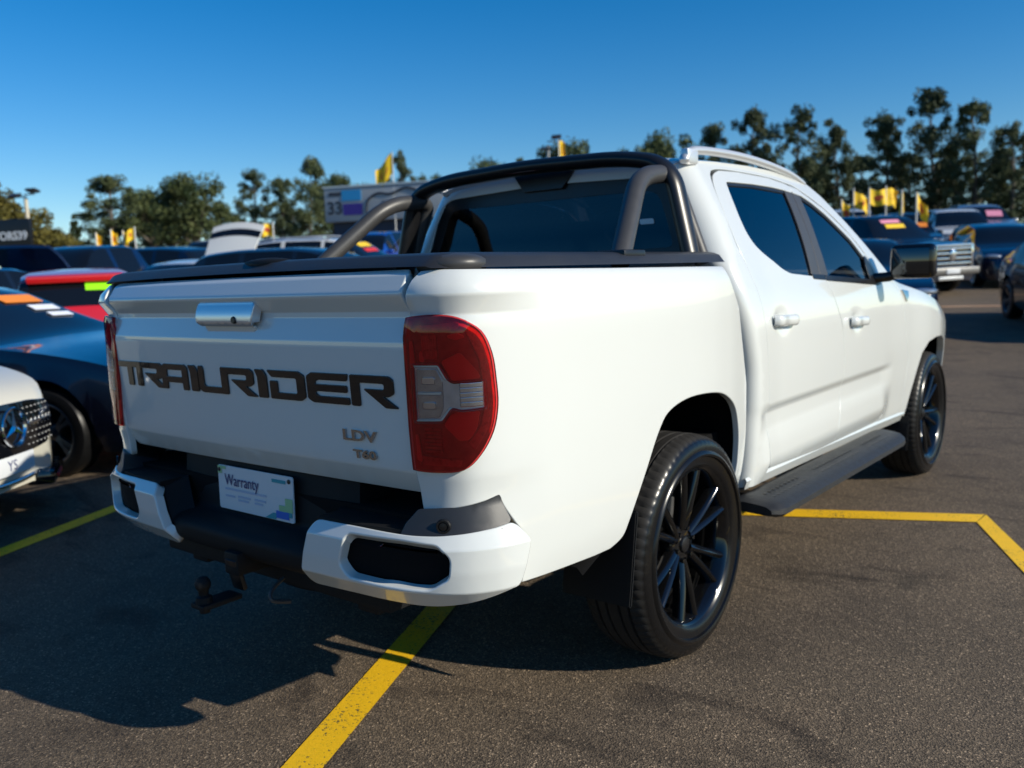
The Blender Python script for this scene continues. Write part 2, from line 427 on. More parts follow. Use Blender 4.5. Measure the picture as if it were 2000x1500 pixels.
# --- tub sides
RS = smooth_path(RARCH[1:-1], 5)
TUB_OUT = [(-1.232, .742), (-1.116, .758), (-.998, .774), (-.982, .747), (-.945, .698), (-.900, .642), (-.918, .530), (-.60, .515)] + RS + \
          [(.366, .50), (.435, .49), (.442, .634), (.428, .885), (.335, 1.17), (.215, 1.318), (-.48, 1.323), (-.92, 1.328), (-1.159, 1.332), (-1.205, 1.330), (-1.214, 1.31), (-1.222, 1.273), (-1.238, 1.222), (-1.240, .85)]
VL = (1.222, 1.226, 1.230, 1.268, 1.273, 1.278, 1.30)
for mi in (False, True):
    ts = sheet('tub_side', WH, TR, TUB_OUT, F_tub, step=.03, thick=.022, er=.005, mirror=mi, vlines=VL)
    # lamp
    LAMP = smooth_path([(-1.239, 1.216), (-1.16, 1.222), (-1.099, 1.212), (-1.046, 1.182), (-1.02, 1.129), (-1.011, 1.066), (-1.009, 1.003), (-1.024, .942), (-1.06, .889), (-1.103, .856), (-1.165, .850), (-1.237, .850)], 4) + [(-1.243, .957), (-1.246, 1.096), (-1.247, 1.171)]
    lp = sheet('tail_lamp', M['lamp_bowl'], TR, LAMP, F_tub, step=.03, thick=.02, er=.004, mirror=mi, off=.003)
    def seg(nm, m, L, off, r=.006, th=.004): sheet(nm, M[m], lp, round_loop(L, r), F_tub, step=.02, thick=th, er=.002, mirror=mi, off=off)
    seg('lens_band', 'lamp_ribs', [(-1.085, 1.195), (-1.05, 1.165), (-1.03, 1.12), (-1.024, 1.06), (-1.022, 1.0), (-1.036, .945), (-1.07, .90), (-1.085, .915), (-1.052, .955), (-1.04, 1.0), (-1.042, 1.06), (-1.05, 1.12), (-1.07, 1.16)], .006)
    seg('lens_band', 'lamp_ribs', [(-1.23, 1.20), (-1.10, 1.205), (-1.10, 1.19), (-1.225, 1.186)], .006)
    seg('lens_band', 'lamp_ribs', [(-1.215, .884), (-1.105, .875), (-1.11, .862), (-1.222, .864)], .006, .003)
    for L in ([(-1.145, 1.115), (-1.10, 1.135), (-1.055, 1.085), (-1.05, 1.073), (-1.12, 1.07)], [(-1.128, .985), (-1.11, .992), (-1.055, .992), (-1.065, .95), (-1.085, .925), (-1.11, .925), (-1.145, .962)], [(-1.235, 1.16), (-1.228, 1.165), (-1.220, 1.10), (-1.235, 1.10)], [(-1.205, 1.135), (-1.20, 1.14), (-1.192, 1.115), (-1.205, 1.115)], [(-1.13, 1.175), (-1.105, 1.182), (-1.085, 1.172), (-1.11, 1.166)], [(-1.228, .935), (-1.222, .935), (-1.212, .87), (-1.226, .872)]):
        seg('reflector', 'bright_reflector', L, .007)
    for k in range(7): seg('lamp_rib', 'lamp_ribs', [(-1.198+.006*k, 1.178), (-1.195+.006*k, 1.178), (-1.193+.006*k, 1.122), (-1.196+.006*k, 1.122)], .0065, .0005)
    for k in range(7): seg('lamp_rib', 'lamp_ribs', [(-1.20, .952-.009*k), (-1.155, .952-.009*k), (-1.155, .949-.009*k), (-1.20, .949-.009*k)], .0065, .0005)
    REV = round_loop([(-1.228, 1.110), (-1.151, 1.111), (-1.131, 1.075), (-1.119, 1.066), (-1.037, 1.069), (-1.037, .997), (-1.103, .994), (-1.122, 1.001), (-1.147, .968), (-1.226, .965)], .008)
    sheet('lens_cover', M['red_cover'], lp, LAMP, F_tub, holes=[REV[::-1]], step=.03, thick=.010, er=.005, mirror=mi, off=.014)
    seg('reversing_bowl', 'smoked_lens', [(-1.225, 1.107), (-1.153, 1.108), (-1.133, 1.073), (-1.120, 1.063), (-1.040, 1.066), (-1.040, 1.0), (-1.104, .997), (-1.122, 1.004), (-1.149, .971), (-1.223, .968)], .0065)
    seg('reversing_frame', 'silver', [(-1.226, 1.109), (-1.153, 1.110), (-1.133, 1.074), (-1.137, 1.073), (-1.156, 1.104), (-1.220, 1.103)], .010, .002)
    seg('reversing_frame', 'silver', [(-1.224, .966), (-1.149, .970), (-1.124, 1.002), (-1.129, 1.003), (-1.152, .975), (-1.219, .972)], .010, .002)
    seg('reversing_insert', 'clear_lens', [(-1.216, 1.096), (-1.160, 1.097), (-1.146, 1.070), (-1.146, 1.005), (-1.157, .981), (-1.214, .978)], .0085)
    for zc in (1.068, 1.008):
        seg('lamp_bulb', 'chrome', [(-1.198, zc+.008), (-1.165, zc+.009), (-1.165, zc-.006), (-1.198, zc-.006)], .0115, .004)
    seg('reversing_divider', 'silver', [(-1.212, 1.040), (-1.150, 1.041), (-1.150, 1.037), (-1.212, 1.036)], .0110, .0005)
    for k in range(5):
        zc = 1.057-.0115*k
        seg('indicator_rib', 'chrome', [(-1.102, zc+.0042), (-1.046, zc+.0042), (-1.046, zc-.0042), (-1.102, zc-.0042)], .0095, .002)
    sheet('clear_cover', M['clear_cover'], lp, REV, F_tub, step=.03, thick=.003, er=.001, mirror=mi, off=.0145)
# --- tub floor and wheel housings keep the light out
box('tub_floor', M['dark'], TR, (0, -.36, .68), (1.62, 1.44, .06))
for mi in (False, True):
    sg = -1 if mi else 1
    for (arch, FN, nm) in ((RARCH, lambda y, z: F_tub(y, z)[0], 'wheel_housing'), ([(2.60, .36), (2.665, .43), (2.72, .583), (2.764, .683), (2.83, .785), (2.943, .845), (3.10, .862), (3.25, .86), (3.40, .825), (3.50, .74), (3.56, .62), (3.58, .47), (3.60, .38)], X_cab, 'wheel_housing')):
        V, Fc = [], []
        A = smooth_path(arch, 5) if arch is not RARCH else [(-.62, .45)]+smooth_path(RARCH[1:], 5)+[(.38, .42)]
        A = [(a, b+.004) for a, b in A]
        for (y, z) in A:
            x = FN(y, max(z, .45))-.012
            V += [(sg*x, y, z), (sg*(x-.02), y, z+.02), (sg*.52, y, z+.03)]
        n = len(A)
        for i in range(n-1):
            for k in range(2): Fc.append((i*3+k, (i+1)*3+k, (i+1)*3+k+1, i*3+k+1))
        c0 = len(V); yc = sum(a for a, _ in A)/n
        V.append((sg*.52, yc, .42))
        for i in range(n-1): Fc.append((i*3+2, (i+1)*3+2, c0))
        link(nm, mesh(nm, V, Fc), M['dark'], TR)
# --- tailgate
TGV = (.83, .835, .84, 1.14, 1.146, 1.152, 1.158, 1.163, 1.217, 1.222, 1.227, 1.232, 1.237, 1.268, 1.274, 1.28, 1.286, 1.29, 1.32, 1.326, 1.331)
TG = sheet('tailgate', WH, TR, round_loop([(-.703, .778), (.703, .778), (.703, 1.336), (-.703, 1.336)], .012), F_tg, step=.03, thick=.05, er=.006, vlines=TGV)
# handle: bright scoop with a hooded recess and lock
sheet('handle_bezel', M['bezel'], TG, round_loop([(-.145, 1.264), (.132, 1.264), (.128, 1.215), (.118, 1.198), (-.138, 1.198), (-.146, 1.215)], .008), lambda x, z: (x, -1.149-.012*math.sin(PI*.5*min(1, max(0, 1.264-z)/.045))+max(0, 1.208-z)*1.0, z), step=.012, thick=.03, er=.004)
sheet('handle_recess', WH, TG, round_loop([(-.135, 1.196), (.115, 1.196), (.085, 1.150), (-.11, 1.150)], .012), lambda x, z: (x, -1.141+.014*math.sin(PI*min(1, max(0, (z-1.15)/.046)))*.6, z), step=.015, thick=.008, er=.003)
V, Fc = lathe_data([(0.0001, -.006), (.009, -.006), (.011, -.002), (.011, .01)], 16, 'y'); V = [(a+.048, b-1.159, c+1.216) for a, b, c in V]
link('lock', mesh('lock', V, Fc), M['satin_black'], TG)
GL = {
 'T': ([(0, 1), (1, 1), (1, .78), (.68, .78), (.68, 0), (.44, 0), (.44, .78), (0, .78)], []),
 'R': ([(0, 0), (.2, 0), (.2, .78), (.76, .78), (.8, .74), (.8, .60), (.76, .56), (.32, .56), (.80, 0), (1.08, 0), (.74, .36), (.88, .36), (1, .47), (1, .9), (.9, 1), (0, 1)], []),
 'A': ([(0, 0), (.2, 0), (.2, .28), (.8, .28), (.8, 0), (1, 0), (1, .88), (.9, 1), (.12, 1), (0, .88)], [[(.2, .49), (.8, .49), (.8, .79), (.2, .79)]]),
 'I': ([(0, 1), (.72, 1), (1, .8), (1, 0), (.22, 0), (.22, .75)], []),
 'L': ([(0, 1), (.16, 1), (.2, .9), (.2, .30), (.27, .22), (1, .22), (1, 0), (.12, 0), (0, .12)], []),
 'D': ([(0, 1), (.85, 1), (1, .87), (1, .12), (.88, 0), (.06, 0), (.06, .62), (.26, .62), (.26, .21), (.76, .21), (.8, .25), (.8, .74), (.76, .78), (.12, .78)], []),
 'E': ([(.12, 1), (1, 1), (.97, .79), (.28, .79), (.2, .72), (.2, .61), (.96, .61), (.96, .40), (.2, .40), (.2, .29), (.28, .21), (1, .21), (1, 0), (.12, 0), (0, .12), (0, .88)], [])}
for ch, x0, x1 in (('T', -.693, -.558), ('R', -.572, -.405), ('A', -.408, -.255), ('I', -.248, -.197), ('L', -.190, -.062), ('R', -.070, .090), ('I', .100, .152), ('D', .158, .318), ('E', .330, .492), ('R', .502, .655)):
    o, hl = GL[ch]
    f = lambda L: [(x0+(x1-x0)*a, .996+.079*b) for a, b in L]
    sheet('letter', M['gloss_black'], TG, round_loop(f(o), .005), F_tg, holes=[round_loop(f(h_), .004) for h_ in hl], step=.03, thick=.004, er=.0018, off=.0045)
for s_, x_, z_, sz in (('LDV', .452, .902, .040), ('T60', .488, .856, .031)):
    V, Fc = text_data(s_, sz, 'LEFT', .002, 1.72, .0012)
    V = [(x_+a, F_tg(x_+a, z_+b)[1]-.003-c, z_+b) for a, b, c in V]
    link('badge', mesh('badge', V, Fc, False), M['badge'], TG)
# --- bumper corners
BW = [(.119, .690), (.28, .690), (.446, .686), (.52, .687), (.584, .691), (.744, .702), (.772, .663), (.764, .634), (.738, .553), (.632, .520), (.494, .500), (.244, .500), (.055, .495), (.073, .561)]
BHO = [(.245, .680), (.42, .682), (.526, .676), (.562, .642), (.556, .585), (.502, .553), (.389, .551), (.243, .555), (.212, .592)]
for mi in (False, True):
    sg = -1 if mi else 1
    bw = sheet('bumper_corner', WH, TR, round_loop(BW, [.02, .02, .02, .02, .02, .015, .02, .02, .02, .05, .05, .03, .03, .03]), F_bump, holes=[round_loop(BHO[::-1], .018)], step=.02, thick=.030, er=.006, mirror=mi, vlines=(.495, .546, .55, .554, .656, .66, .664))
    sheet('air_slot', M['dark'], bw, round_loop(BW, .02), F_bump, step=.03, thick=.004, er=.001, mirror=mi, off=-.034)
    sheet('reflector', M['red_dark'], bw, round_loop([(.34, .668), (.515, .664), (.515, .650), (.36, .655)], .004), F_bump, step=.03, thick=.004, er=.001, mirror=mi, off=-.031)
    bt = sheet('bumper_trim', M['grey_plastic'], TR, round_loop([(.415, .690), (.425, .714), (.458, .748), (.526, .752), (.585, .755), (.716, .775), (.738, .714), (.730, .706), (.584, .694), (.52, .690), (.446, .689)], .006), lambda s, z: F_bump(s, z), step=.02, thick=.12, er=.003, mirror=mi, off=-.004)
    x, y, nx, ny = BUMP.at(.536); p = Vector(F_bump(.536, .712))
    V, Fc = lathe_data([(.0001, .004), (.010, .003), (.0125, .0), (.0125, .004), (.017, .004), (.019, -.002)], 20, 'x')
    rm = Matrix.Rotation(math.atan2(ny, nx), 3, 'Z'); V = [tuple(rm @ Vector(v)+p+Vector((nx, ny, 0))*.001) for v in V]
    V = [(sg*a, b, c) for a, b, c in V]
    link('parking_sensor', mesh('parking_sensor', V, Fc), M['satin_black'], bt)
    # step pad between the corner and the tub
    pl = [tuple(BUMP.at(q)[:2]) for q in (.12, .3, .45, .55, .62, .68)]
    ring = [(a*.985, b+.03) for a, b in pl]+[(.82, -1.0), (.40, -.99)]
    ring = [(sg*a, b) for a, b in ring]
    n = len(ring); V = [(a, b, .697) for a, b in ring]+[(a, b, .683) for a, b in ring]
    Fc = [tuple(range(n)), tuple(range(2*n-1, n-1, -1))]+[(i, n+i, n+(i+1) % n, (i+1) % n) for i in range(n)]
    link('bumper_step', mesh('bumper_step', V, Fc, False), M['black_plastic'], TR)
# centre section with the plate recess
prof = round_path([(-.95, .80), (-1.05, .80), (-1.078, .78), (-1.092, .612), (-1.165, .594), (-1.188, .575), (-1.182, .525), (-1.13, .49), (-.95, .49)], .02, 4)
xs = [-.43, -.42, -.3, 0, .3, .42, .43]; V, Fc = [], []
for x in xs:
    for (a, b) in prof: V.append((x, a+.02*(abs(x)/.43)**3, b))
n = len(prof)
for i in range(len(xs)-1):
    for k in range(n-1): Fc.append((i*n+k, i*n+k+1, (i+1)*n+k+1, (i+1)*n+k))
Fc += [tuple(range(n)), tuple(reversed(range((len(xs)-1)*n, len(xs)*n)))]
link('bumper_centre', mesh('bumper_centre', V, [f[::-1] for f in Fc]), M['black_plastic'], TR)
for sg in (1, -1):   # cheeks beside the recess
    V = [(sg*.38, -1.09, .70), (sg*.42, -1.10, .695), (sg*.41, -1.185, .672), (sg*.35, -1.185, .56), (sg*.32, -1.11, .60), (sg*.43, -1.0, .70), (sg*.44, -1.0, .55)]
    Fc = [(0, 4, 3, 2), (0, 2, 1), (0, 1, 5), (1, 2, 3, 6, 5)]
    link('bumper_cheek', mesh('bumper_cheek', V, Fc, False), M['black_plastic'], TR)
# plate
PLY = lambda z: -1.100-.02*(.76-z)
def plate_fn(x, z): return (x, PLY(z), z)
NP = sheet('number_plate', M['plate'], TR, round_loop([(-.186, .625), (.186, .625), (.186, .760), (-.186, .760)], .008), plate_fn, step=.06, thick=.004, er=.001)
def printed(nm, m, L, par, fn, off): return sheet(nm, M[m], par, L, fn, step=.05, thick=.0004, er=.0002, off=off)
V, Fc = text_data('Warranty', .050, 'LEFT', 0, .88, 0.0004); link('printed_text', mesh('printed_text', [(a-.150, PLY(.7+b)-.0022, b+.702) for a, b, c in V], Fc, False), M['blue_print'], NP)
for (x0, x1, z0) in ((-.150, .06, .686), (-.150, -.10, .664), (-.085, -.02, .667), (0, .055, .668), (-.085, -.03, .656), (0, .04, .657)):
    printed('printed_line', 'pale_print', [(x0, z0), (x1, z0), (x1, z0+.006), (x0, z0+.006)], NP, plate_fn, .0016)
printed('printed_mark', 'teal', [(.09, .737), (.155, .737), (.155, .747), (.09, .747)], NP, plate_fn, .0016)
printed('printed_mark', 'teal', [(.05, .626), (.10, .626), (.12, .645), (.09, .645)], NP, plate_fn, .0016)
for (x0, z0, w_, h_, m_) in ((.15, .655, .034, .04, 'green'), (.12, .652, .03, .02, 'green'), (.105, .632, .06, .022, 'blue'), (.135, .640, .045, .018, 'teal'), (-.185, .735, .02, .024, 'green'), (-.163, .75, .02, .009, 'green')):
    printed('printed_mark', m_, [(x0, z0), (x0+w_, z0), (x0+w_, z0+h_), (x0, z0+h_)], NP, plate_fn, .0019+.0002*random.random())
for x_ in (-.176, .172):
    V, Fc = lathe_data([(.0001, -.003), (.006, -.002), (.007, .0)], 12, 'y'); link('screw', mesh('screw', [(a+x_, b-1.1025, c+.747) for a, b, c in V], Fc), M['satin_black'], NP)
# tow bar
TB = box('tow_bar', M['black_plastic'], TR, (0, -1.10, .50), (.07, .20, .07), .008)
box('shank', M['satin_black'], TB, (0, -1.185, .465), (.056, .016, .10), .005, rotx(math.radians(14)))
box('tongue', M['black_plastic'], TB, (0, -1.255, .405), (.066, .13, .016), .005)
V, Fc = lathe_data([(.0001, .085), (.014, .082), (.0225, .070), (.025, .060), (.0225, .048), (.016, .040), (.015, .025), (.024, .020), (.026, .004), (.026, -.01), (.017, -.012), (.016, -.032), (.0001, -.034)], 24, 'z')
link('tow_ball', mesh('tow_ball', [(a*.92, b*.92-1.295, c*.92+.412) for a, b, c in V], Fc), M['black_plastic'], TB)
tube('safety_loop', M['grey_tube'], TB, smooth_path([(.14, -1.12, .46), (.15, -1.17, .44), (.165, -1.18, .415), (.18, -1.13, .40)], 5), .006, 8)
box('cross_member', M['black_plastic'], TB, (0, -1.04, .47), (1.1, .09, .09), .01)
# --- tonneau cover
xs = [-.885+1.77*i/60 for i in range(61)]; ys = [-1.105+1.45*i/50 for i in range(51)]
def lid_z(x, y):
    hw = .850 if y > -.95 else .850-.07*((-.95-y)/.155)**2
    d = min((hw-abs(x)), (y+1.105)*1.0+.0005, .25); t = min(1, max(0, d)/.075)
    return 1.334+.038*math.sqrt(max(0, 1-(1-t)**2))+.010*max(0, 1-(x/.9)**2)
V, Fc = [], []
for y in ys:
    hw = .850 if y > -.95 else .850-.07*((-.95-y)/.155)**2
    for x in xs:
        u = x/.885; uu = (abs(u)**.75)*(1 if u >= 0 else -1); V.append((uu*hw, y, lid_z(uu*hw, y)))
Fc = [(j*61+i, j*61+i+1, (j+1)*61+i+1, (j+1)*61+i) for j in range(50) for i in range(60)]
LID = link('tonneau_cover', mesh('tonneau_cover', V, Fc, 'all'), M['grey_plastic'], TR)
def hump(nm, m, par, c, s, rz=0):
    bm = bmesh.new(); bmesh.ops.create_uvsphere(bm, u_segments=24, v_segments=12, radius=1)
    for v in bm.verts:
        z = v.co.z; v.co = Vector((v.co.x*s[0], v.co.y*s[1], (z if z < .3 else .3+(z-.3)*.6)*s[2]))
    bmesh.ops.rotate(bm, verts=bm.verts, cent=(0, 0, 0), matrix=rotz(rz)); bmesh.ops.translate(bm, verts=bm.verts, vec=c)
    return link(nm, bm_mesh(nm, bm), m, par)
for sg in (1, -1): hump('corner_cap', M['grey_tube'], LID, (sg*.755, -1.005, 1.345), (.092, .085, .040), 0)
hump('cover_latch', M['black_plastic'], LID, (.065, -1.04, 1.372), (.105, .045, .026))
# --- sports bar
SB = None
for sg in (1, -1):
    path = round_path([(sg*.765, -.235, 1.345), (sg*.635, .115, 1.645), (sg*.63, .335, 1.668)], .13, 8)
    t1 = tube('sports_bar_leg', M['grey_tube'], TR, path, .034, 18)
    path = round_path([(sg*.63, .30, 1.667), (sg*.632, .375, 1.655), (sg*.765, .345, 1.335)], .07, 6)
    tube('sports_bar_leg', M['grey_tube'], TR, path, .030, 18)
    box('bar_foot', M['satin_black'], t1, (sg*.775, -.245, 1.365), (.11, .13, .03), .01, rotz(0))
hp = round_path([(-.745, .30, 1.34), (-.655, .315, 1.70), (-.45, .315, 1.742), (0, .315, 1.757), (.45, .315, 1.742), (.655, .315, 1.70), (.745, .30, 1.34)], .13, 10)
HOOP = tube('sports_bar_hoop', M['satin_black'], TR, hp, .048, 18, .62, up=(0, 1, 0.001))
sheet('brake_light_strip', M['red_dark'], HOOP, round_loop([(-.11, 1.735), (.11, 1.735), (.10, 1.752), (-.10, 1.752)], .005), lambda x, z: (x, .314-.0345, z), step=.05, thick=.012, er=.002)
# --- cab side shells, doors, glass
def rc(L): return [tuple(p) for p in L]
CSE = [1.715, 1.68, 1.62, 1.55, 1.48, 1.42, 1.37, 1.33, 1.30, 1.27, 1.23, 1.17, 1.10, 1.0, .9, .8, .65, .475]
SH_IN = [(.614, .470), (.612, .70), (.582, 1.03), (.557, 1.22), (.528, 1.36), (.522, 1.42), (.545, 1.53), (.575, 1.62), (.62, 1.685), (.70, 1.711), (.906, 1.718), (1.227, 1.714), (1.40, 1.699), (1.525, 1.680), (1.755, 1.592), (1.955, 1.465), (2.072, 1.362), (2.132, 1.275), (2.17, 1.225)]
SH_OUT = [(2.34, 1.225), (2.33, 1.262), (2.10, 1.432), (1.905, 1.578), (1.80, 1.656), (1.71, 1.702), (1.60, 1.730), (1.394, 1.745), (1.068, 1.750), (.75, 1.742), (.58, 1.733), (s_end(1.728)+.004, 1.725)]
DR = [(.625, .528), (1.445, .480), (1.425, .55), (1.492, .685), (1.504, .88), (1.482, 1.02), (1.42, 1.13), (1.352, 1.258), (1.206, 1.264), (.97, 1.280), (.90, 1.298), (.83, 1.332), (.755, 1.366), (.70, 1.402), (.672, 1.450), (.676, 1.52), (.70, 1.60), (.725, 1.655), (.745, 1.662), (1.0, 1.668), (1.2, 1.667), (1.337, 1.661), (1.432, 1.652), (1.432, 1.684), (1.38, 1.692), (1.227, 1.706), (.906, 1.710), (.72, 1.703), (.645, 1.682), (.60, 1.645), (.57, 1.59), (.545, 1.51), (.531, 1.42), (.536, 1.36), (.565, 1.22), (.590, 1.03), (.620, .70)]
DF = [(1.453, .480), (2.595, .446), (2.572, .60), (2.595, .77), (2.508, .95), (2.452, 1.15), (2.405, 1.198), (2.33, 1.212), (2.16, 1.213), (2.06, 1.217), (1.36, 1.257), (1.427, 1.135), (1.489, 1.025), (1.511, .88), (1.499, .683), (1.433, .55)]
DFW = [(2.03, 1.224), (2.045, 1.26), (2.05, 1.30), (2.038, 1.337), (1.929, 1.437), (1.728, 1.560), (1.62, 1.612), (1.53, 1.642), (1.44, 1.652), (1.44, 1.684), (1.52, 1.672), (1.745, 1.583), (1.948, 1.456), (2.063, 1.354), (2.120, 1.268), (2.15, 1.224)]
CRV = (.64, .70, .735, .742, .75, .765, .78, .788, 1.262)
for mi in (False, True):
    sg = -1 if mi else 1
    L = [(s_end(z)+.002, z) for z in CSE][::-1]
    CS = sheet('cab_side', WH, TR, smooth_path(SH_IN, 3)+SH_OUT+L[::-1], F_cab, step=.03, thick=.03, er=.003, mirror=mi)
    rd = sheet('rear_door', WH, TR, round_loop(DR, .025), F_cab, step=.03, thick=.025, er=.003, mirror=mi, vlines=CRV)
    fd = sheet('front_door', WH, TR, DF, F_cab, step=.03, thick=.025, er=.003, mirror=mi, vlines=CRV)
    sheet('window_frame', WH, fd, DFW, F_cab, step=.03, thick=.025, er=.003, mirror=mi)
    sheet('window', M['glass_dark'], rd, [(1.24, 1.25), (.97, 1.265), (.82, 1.32), (.69, 1.39), (.655, 1.45), (.665, 1.53), (.71, 1.67), (1.0, 1.68), (1.36, 1.672), (1.30, 1.468)], F_cab, step=.05, thick=.004, er=.001, mirror=mi, off=-.011)
    sheet('window', M['glass_dark'], fd, [(1.40, 1.243), (2.06, 1.208), (2.065, 1.30), (2.05, 1.345), (1.938, 1.450), (1.737, 1.572), (1.53, 1.656), (1.49, 1.658), (1.43, 1.42)], F_cab, step=.05, thick=.004, er=.001, mirror=mi, off=-.011)
    sheet('pillar_trim', M['grey_tube'], rd, [(1.215, 1.267), (1.31, 1.263), (1.428, 1.650), (1.352, 1.657), (1.285, 1.47)], F_cab, step=.04, thick=.01, er=.003, mirror=mi, off=-.003)
    sheet('pillar_trim', M['grey_tube'], fd, [(1.318, 1.263), (1.412, 1.257), (1.445, 1.42), (1.512, 1.640), (1.436, 1.649)], F_cab, step=.04, thick=.01, er=.003, mirror=mi, off=-.003)
    sheet('belt_strip', M['satin_black'], fd, [(1.36, 1.243), (2.10, 1.200), (2.15, 1.205), (2.14, 1.222), (1.36, 1.264)], F_cab, step=.04, thick=.008, er=.002, mirror=mi, off=.003)
    sheet('belt_strip', M['satin_black'], rd, [(1.21, 1.254), (1.352, 1.245), (1.352, 1.266), (1.205, 1.272)], F_cab, step=.04, thick=.008, er=.002, mirror=mi, off=.003)
    for (nm, dd, m_, L_) in (('window_seal', rd, 'satin_black', [(.735, 1.659), (1.0, 1.6675), (1.345, 1.661), (1.338, 1.648), (1.0, 1.655), (.738, 1.648)]), ('window_seal', fd, 'satin_black', [(1.515, 1.645), (1.62, 1.613), (1.728, 1.561), (1.929, 1.438), (2.038, 1.338), (2.022, 1.328), (1.918, 1.425), (1.72, 1.546), (1.61, 1.598), (1.512, 1.630)])):
        sheet(nm, M[m_], dd, L_, F_cab, step=.03, thick=.008, er=.002, mirror=mi, off=-.006)
    sheet('mirror_sail', M['satin_black'], fd, [(2.00, 1.222), (2.125, 1.218), (2.11, 1.268), (2.055, 1.345), (2.03, 1.352), (2.0, 1.30)], F_cab, step=.03, thick=.01, er=.002, mirror=mi, off=.001)
    # door handles: shell, paddle and cup
    for dd, hy, hz in ((rd, .765, 1.100), (fd, 1.690, 1.040)):
        def hx(y, z): return X_cab(y, z)
        path = [(sg*(hx(hy-.105, hz)+.006), hy-.105, hz+.004), (sg*(hx(hy-.08, hz)+.028), hy-.08, hz+.003), (sg*(hx(hy, hz)+.036), hy, hz), (sg*(hx(hy+.08, hz)+.028), hy+.08, hz-.003), (sg*(hx(hy+.105, hz)+.006), hy+.105, hz-.004)]
        h_ = tube('door_handle', WH, dd, smooth_path(path, 5), .0115, 14, 1.9, up=(1, 0, .01))
    # outside mirror
    mr = box('side_mirror', M['gloss_black'], TR, (sg*1.035, 2.16, 1.315), (.215, .10, .175), .038, rotz(sg*math.radians(8)), 4)
    box('mirror_glass', M['mirror'], mr, (sg*1.033, 2.108, 1.315), (.17, .006, .13), .002, rotz(sg*math.radians(8)))
    tube('mirror_arm', M['satin_black'], mr, [(sg*.85, 2.09, 1.235), (sg*.92, 2.13, 1.24), (sg*1.0, 2.16, 1.265)], .026, 10)
    # roof rail
    rl = [(.45, 1.720), (.49, 1.755), (.58, 1.773), (.85, 1.783), (1.10, 1.780), (1.35, 1.764), (1.55, 1.739), (1.70, 1.702)]
    pth = smooth_path([(sg*(.635-.01*math.sin(PI*(y-.46)/1.22)), y, z) for y, z in rl], 5)
    rr_ = tube('roof_rail', M['silver'], TR, pth, [.015]+[.021]*(len(pth)-2)+[.011], 12, .8, up=(1, 0, .01))
    box('rail_foot', M['silver'], rr_, (sg*.637, .50, 1.742), (.034, .09, .06), .012)
    # front wing
    FO = [(2.606, .44), (2.665, .43), (2.72, .583), (2.764, .683), (2.83, .785), (2.943, .845), (3.10, .862), (3.25, .86), (3.40, .825), (3.50, .74), (3.56, .62), (3.58, .47), (3.61, .40), (3.66, .40), (3.68, .74), (3.62, .93), (3.4, 1.03), (3.0, 1.12), (2.6, 1.185), (2.36, 1.222), (2.34, 1.218), (2.412, 1.203), (2.462, 1.15), (2.517, .95), (2.605, .77), (2.582, .60)]
    wg = sheet('front_wing', WH, TR, FO, F_cab, step=.03, thick=.04, er=.005, mirror=mi)
    sheet('wing_badge', M['chrome'], wg, round_loop([(2.485, 1.160), (2.60, 1.148), (2.575, 1.122), (2.53, 1.095), (2.51, 1.125)], .006), F_cab, step=.03, thick=.008, er=.003, mirror=mi, off=.008)
    # sill
    sl = [(.47, .515, .470), (1.33, .50, .444), (2.15, .478, .420), (2.66, .462, .415)]
    V, Fc = [], []
    for (y, za, zb_) in sl:
        V += [(sg*(X_cab(y, .50)-.010), y, za), (sg*(X_cab(y, .50)-.004), y, za-.012), (sg*(X_cab(y, .46)-.008), y, zb_), (sg*.70, y, zb_-.02), (sg*.70, y, za)]
    for i in range(3):
        for k in range(4): Fc.append((i*5+k, (i+1)*5+k, (i+1)*5+k+1, i*5+k+1))
    link('sill', mesh('sill', V, Fc), WH, TR)
    # side step
    ST = [(.862, .455), (.90, .462), (.975, .453), (1.012, .445), (1.038, .426), (1.040, .406), (1.020, .392), (.99, .393), (.90, .40), (.862, .405)]
    V, Fc = [], []
    yl = [(.395, .80, .6), (.42, .93, .85), (.46, 1, 1), (.55, 1, 1), (1.15, 1, 1), (1.75, 1, 1), (2.02, 1, 1), (2.10, .93, 1), (2.17, .80, .9), (2.21, .6, .6)]
    for (y, kx, kz) in yl:
        for (a, b) in ST: V.append((sg*(.862+(a-.862)*kx), y, .42+(b-.42)*kz-.012*(y-.4)))
    n = len(ST)
    for i in range(len(yl)-1):
        for k in range(n): Fc.append((i*n+k, i*n+(k+1) % n, (i+1)*n+(k+1) % n, (i+1)*n+k))
    Fc += [tuple(range(n)), tuple(reversed(range((len(yl)-1)*n, len(yl)*n)))]
    if mi: Fc = [f[::-1] for f in Fc]
    stp = link('side_step', mesh('side_step', V, Fc), M['step_black'], TR)
    SV = []
    for (ya, yb) in ((.50, .86), (1.02, 1.52), (1.68, 2.0)):
        for xx in (.900, .935, .970):
            k = 0; yy = ya
            V, Fc = [], []
            while yy < yb:
                zz = .459-.012*(yy-.4)-(.0 if xx < .95 else .006)
                hv, hf = lathe_data([(.0001, .0015), (.007, .0015), (.009, .0)], 8, 'z'); b0 = len(V); V += [(sg*(a+xx), b+yy, c+zz) for a, b, c in hv]; Fc += [tuple(i+b0 for i in f) for f in hf]; yy += .04
            SV.append((V, Fc))
    link('tread_studs', mesh('tread_studs', *merge(SV)), M['satin_black'], stp)['kind'] = 'stuff'
    for yy in (.62, 1.25, 1.95): box('step_bracket', M['satin_black'], stp, (sg*.80, yy, .41), (.16, .06, .03), .005)
